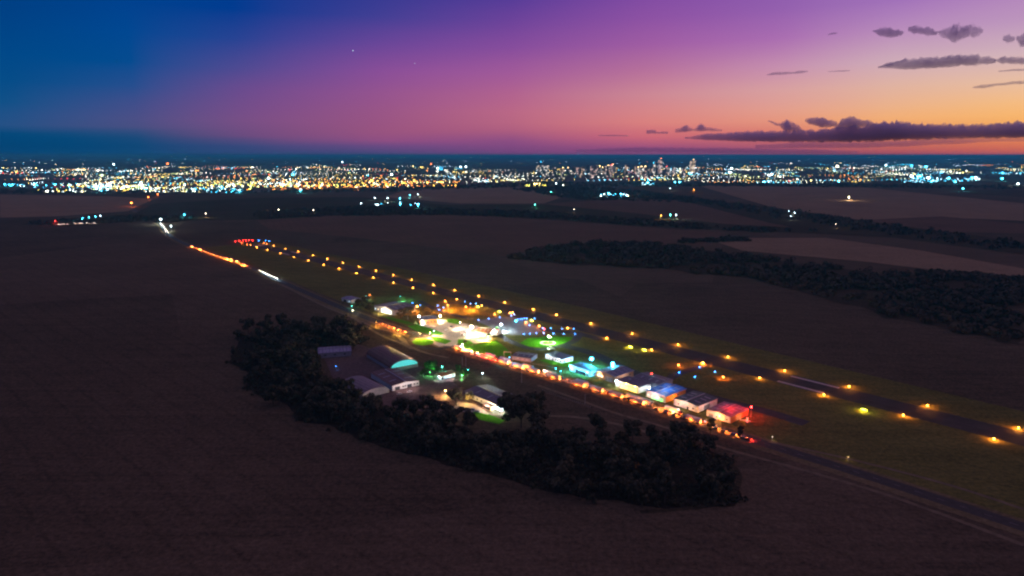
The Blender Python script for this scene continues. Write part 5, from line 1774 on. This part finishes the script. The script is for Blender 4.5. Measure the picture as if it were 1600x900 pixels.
# floodlights one can pick out in and before the town
FL = [
    (252, 350, 'cool', 2.4, 'large, added for headlight glare at the highway crest'), (268, 361, 'cool', 1.5, 'second, added for headlight glare at the highway crest'), (55, 292, 'cyan', 2, 'near the left edge'), (87, 292, 'cyan', 1.4, 'right of the one near the left edge'), (150, 296, 'cyan', 2.6, 'left of the bright pair of yard lights'), (169, 294, 'cool', 3.4, 'largest of the left yard lights'),  # first two are added to swell the vehicle headlights on the crest
    (159, 302, 'cyan', 1.4, 'below the left yard lights'), (228, 299, 'cyan', 2.6, 'at the town edge above the highway'), (221, 290.5, 'white', 2, 'in the streets above the highway'), (110, 301, 'cool', 1.5, 'on the lit wall at left'),
    (305, 300, 'cyan', 2.2, 'in the yard right of the highway'), (347, 297, 'cyan', 2.6, 'brightest of the yards right of the highway'), (375, 302, 'cyan', 1.8, 'at the right end of the highway yards'), (365, 293, 'cool', 2, 'above the highway yards'),
    (262, 258, 'orange', 4.2, 'big and orange on the far ridge at left'), (178, 259, 'cool', 2.4, 'on the far ridge left of the big orange one'), (232, 247, 'cool', 2, 'small on the horizon at left'), (289, 249, 'cool', 2.2, 'at the end of the horizon row at left'),
    (470, 301.5, 'cyan', 2.6, 'alone below the orange field'), (606, 314.5, 'cool', 1.6, 'upper left of the bright pair in the valley'), (625, 315, 'cyan', 1.9, 'above the left one of the valley pair'), (625.5, 324.5, 'cyan', 2.3, 'left one of the bright valley pair'), (653.5, 325, 'cyan', 2.5, 'right one of the bright valley pair'),
    (640.5, 309, 'cyan', 1.4, 'alone above the valley pair'), (653, 308, 'cool', .9, 'tiny beside the upper valley light'), (565, 323, 'cool', .9, 'tiny and left in the valley'), (586, 314, 'cool', 1, 'left of the valley yard'),
    (490, 333.5, 'white', .8, 'on the dark edge below the orange field'), (435, 333.5, 'white', .8, 'further left on the dark edge'), (848, 268, 'cyan', 3.4, 'large glow at the foot of the spired tower'), (951, 307.5, 'cyan', 2.8, 'left of the farm pair below the centre'), (970, 308, 'cyan', 2.3, 'right of the farm pair below the centre'),
    (944, 308, 'cool', 1.4, 'at the left end of the farm below the centre'), (982, 310, 'warm', 1.1, 'yellow at the right end of the farm'), (1012, 289.5, 'cyan', 3, 'oval cluster below the towers'), (1054.5, 288, 'cyan', 1.8, 'left of a small pair right below the towers'), (1061.5, 288, 'cyan', 1.8, 'right of a small pair right below the towers'),
    (1047, 298, 'cool', 1.1, 'small below the pair'), (1084, 300, 'amber', .9, 'tiny amber on the slope'), (869, 290, 'cool', 1.1, 'by the yellow lit road left of the farm'), (880, 292.5, 'white', .9, 'tiny by the left field edge'), (836, 325, 'teal', 1.2, 'on the dark meadow left of the centre'),
    (861, 304, 'teal', 1.2, 'on the field road left of the farm'), (1078, 275, 'cyan', 3.4, 'teal below the gold tower'), (1143, 266, 'cool', 3, 'upper white row right of the gold tower'), (1140, 272.5, 'cool', 3, 'lower white row right of the gold tower'), (1205, 276, 'cool', 3.2, 'in the streets at right of centre'),
    (1310, 287, 'cyan', 2.2, 'at the lower town edge'), (1194, 288, 'cyan', 1.8, 'at the lower town edge, farther left'), (1308, 262.5, 'white', 3.2, 'warm on the upper street'), (1424, 261.5, 'cyan', 2.8, 'on the upper slope, left of two'), (1446, 263.5, 'cyan', 3, 'on the upper slope, right of two'),
    (1424, 279, 'cool', 3.2, 'left part of the huge white yard'), (1436, 280.5, 'cyan', 5.4, 'centre of the huge white yard'), (1450, 282, 'cool', 3.4, 'right part of the huge white yard'), (1455, 287, 'cyan', 1.8, 'below the huge white yard'), (1482, 282, 'cyan', 2.6, 'first yard right of the huge one'),
    (1518, 282, 'cyan', 3, 'second yard right of the huge one'), (1524, 281, 'cool', 2.4, 'touching the second yard'), (1565, 283, 'cyan', 2.6, 'third yard right of the huge one'), (1492, 287.5, 'cyan', 1.7, 'below the first yard'), (1471, 272, 'cyan', 2.2, 'between the yards and the upper slope'),
    (1566, 273.5, 'cyan', 2.2, 'on the right hill street'), (1590, 291.5, 'cool', 2, 'alone at the right edge'), (1504, 299, 'cyan', 1.8, 'alone below the right yards'), (1326, 313, 'white', 1.7, 'alone on the dark slope at right'), (1384, 260, 'cool', 2, 'left of the upper slope pair'),
    (1033, 343, 'amber', 1.2, 'amber at the left end of the middle farm'), (1047, 342.5, 'teal', 1.2, 'teal in the middle farm'), (1056, 342.5, 'cool', 1.4, 'white in the middle farm'), (1232, 335, 'cool', .7, 'tiny on the far slope, left'), (1241, 338.5, 'cool', .7, 'tiny on the far slope, right'), (1235, 344.5, 'cool', .7, 'tiny on the far slope, lowest'),
    (1305, 357, 'white', .7, 'tiny below the far slope lights'), (897, 332.5, 'white', .8, 'tiny and tall left of the middle farm'), (289, 342, 'cyan', 1.6, 'flat cyan right of the highway crest'), (322, 340, 'white', 1.1, 'pale by the highway crest wood'), (206, 323, 'orange', 2.4, 'orange on the highway before the town'),
    (232, 313, 'orange', 1.8, 'red orange on the highway nearer the town'), (247, 308, 'orange', 1.5, 'red on the highway at the town edge'), (87, 352.5, 'red', 1.4, 'red at the left end of the long lit wall'), (140, 346, 'cyan', 1.1, 'cyan at the tree end of the long lit wall'), (150, 345, 'cyan', 1.1, 'second cyan at the tree end of the long lit wall'), (158, 343.5, 'cool', 1, 'last cyan by the long lit wall'), (130, 347.5, 'cyan', .9, 'first cyan by the long lit wall'),
    (735, 247, 'cool', 1.6, 'white on the horizon above the centre left'), (713, 246.5, 'orange', 1.5, 'orange on the horizon, right of two'), (670, 246.5, 'orange', 1.3, 'orange on the horizon, left of two'), (763, 247, 'cool', 1.4, 'pale on the horizon left of the towers'), (1237, 245, 'cool', 1.8, 'white on the horizon above the right streets'),
    (1313, 246, 'cool', 1.6, 'pale pair on the horizon at right'), (1348, 245.5, 'cool', 1.6, 'alone on the horizon before the long far town'), (1181, 246.5, 'cyan', 1.4, 'pale on the horizon right of the gold tower'), (1474, 242.9 + .8, 'cool', 1.2, 'small beyond the long far town'), (535, 255, 'cool', 2.6, 'white row on the ridge left of centre'), (720, 263, 'cool', 2.4, 'pale patch left of the centre'), (728, 263, 'cool', 2.4, 'pale patch left of the centre, right half'),
    (674, 258, 'orange', 2, 'orange on the upper ridge left of the centre'), (684, 266, 'cool', 3, 'white glow in the upper streets left of the centre'), (612, 276, 'cool', 3, 'white glow in the streets left of the centre'), (458, 276, 'cyan', 2.6, 'pale blue glow in the left streets'), (420, 282, 'cool', 2.6, 'white glow at the lower left streets'), (20, 292, 'cyan', 1.4, 'in the cyan row at the left edge'), (8, 291, 'cyan', 1.2, 'at the left edge'),
    (835, 290.5, 'warm', 1.3, 'first of the yellow trio on the lit road'), (839, 290.5, 'warm', 1.3, 'middle of the yellow trio on the lit road'), (843, 290.5, 'warm', 1.3, 'last of the yellow trio on the lit road'), (500, 297, 'amber', 2, 'in the orange field, left'), (556, 296, 'amber', 2, 'in the orange field, middle'), (604, 294, 'amber', 2, 'in the orange field, right'), (668, 289, 'amber', 2, 'amber at the road before the centre, left'), (690, 288.5, 'amber', 2, 'amber at the road before the centre, right'), (480, 289, 'amber', 1.6, 'amber at the upper left of the orange field')]
for x, y, c, r, w in FL:
    p = G(x, y)
    D = p.length
    R_ = r * D / 2600 * 1.15  # head enlarged with distance, so its shape takes in the lamp's glow
    R_ = min(R_, 18)
    h = 12 + R_
    t = thing('floodlight', '%s light %s' % (WORD.get(c, c), w), 'floodlight', p, 0, 'floodlights in and before the town')
    MB().tube((0, 0, 0), (0, 0, h - R_ * .4), .3 + R_ * .05, .2 + R_ * .03, 6).build('pole', M['steel'], t)
    MB().ball((0, 0, h), R_, 10, 6, 0, .6).build('lamp_head', GL(c, 16), t)
    plamp(t, (0, -R_ * 1.3, h), c, min(260000, 11000 * r * r * (D / 2600) ** 2) * (0.25 if c in ('red', 'orange') else 1), R_)

# the long lit wall at the left
a, b = G(90, 351.5), G(150, 349)
t = thing('boundary_wall', 'long pale boundary wall lit along its face in the far left fields', 'wall', (a + b) / 2, math.atan2((b - a).y, (b - a).x))
hw_ = (b - a).length / 2
MB().box(-hw_, hw_, -.2, .2, 0, 4).build('wall', M['white_wall'], t)
MB().box(-hw_ - .1, hw_ + .1, -.32, .32, 4, 4.3).build('coping', M['concrete'], t)
for i in range(6):
    plamp(t, (-hw_ * .9 + i * hw_ * .36, -5, 4), (1, .7, .6), 900, .5)
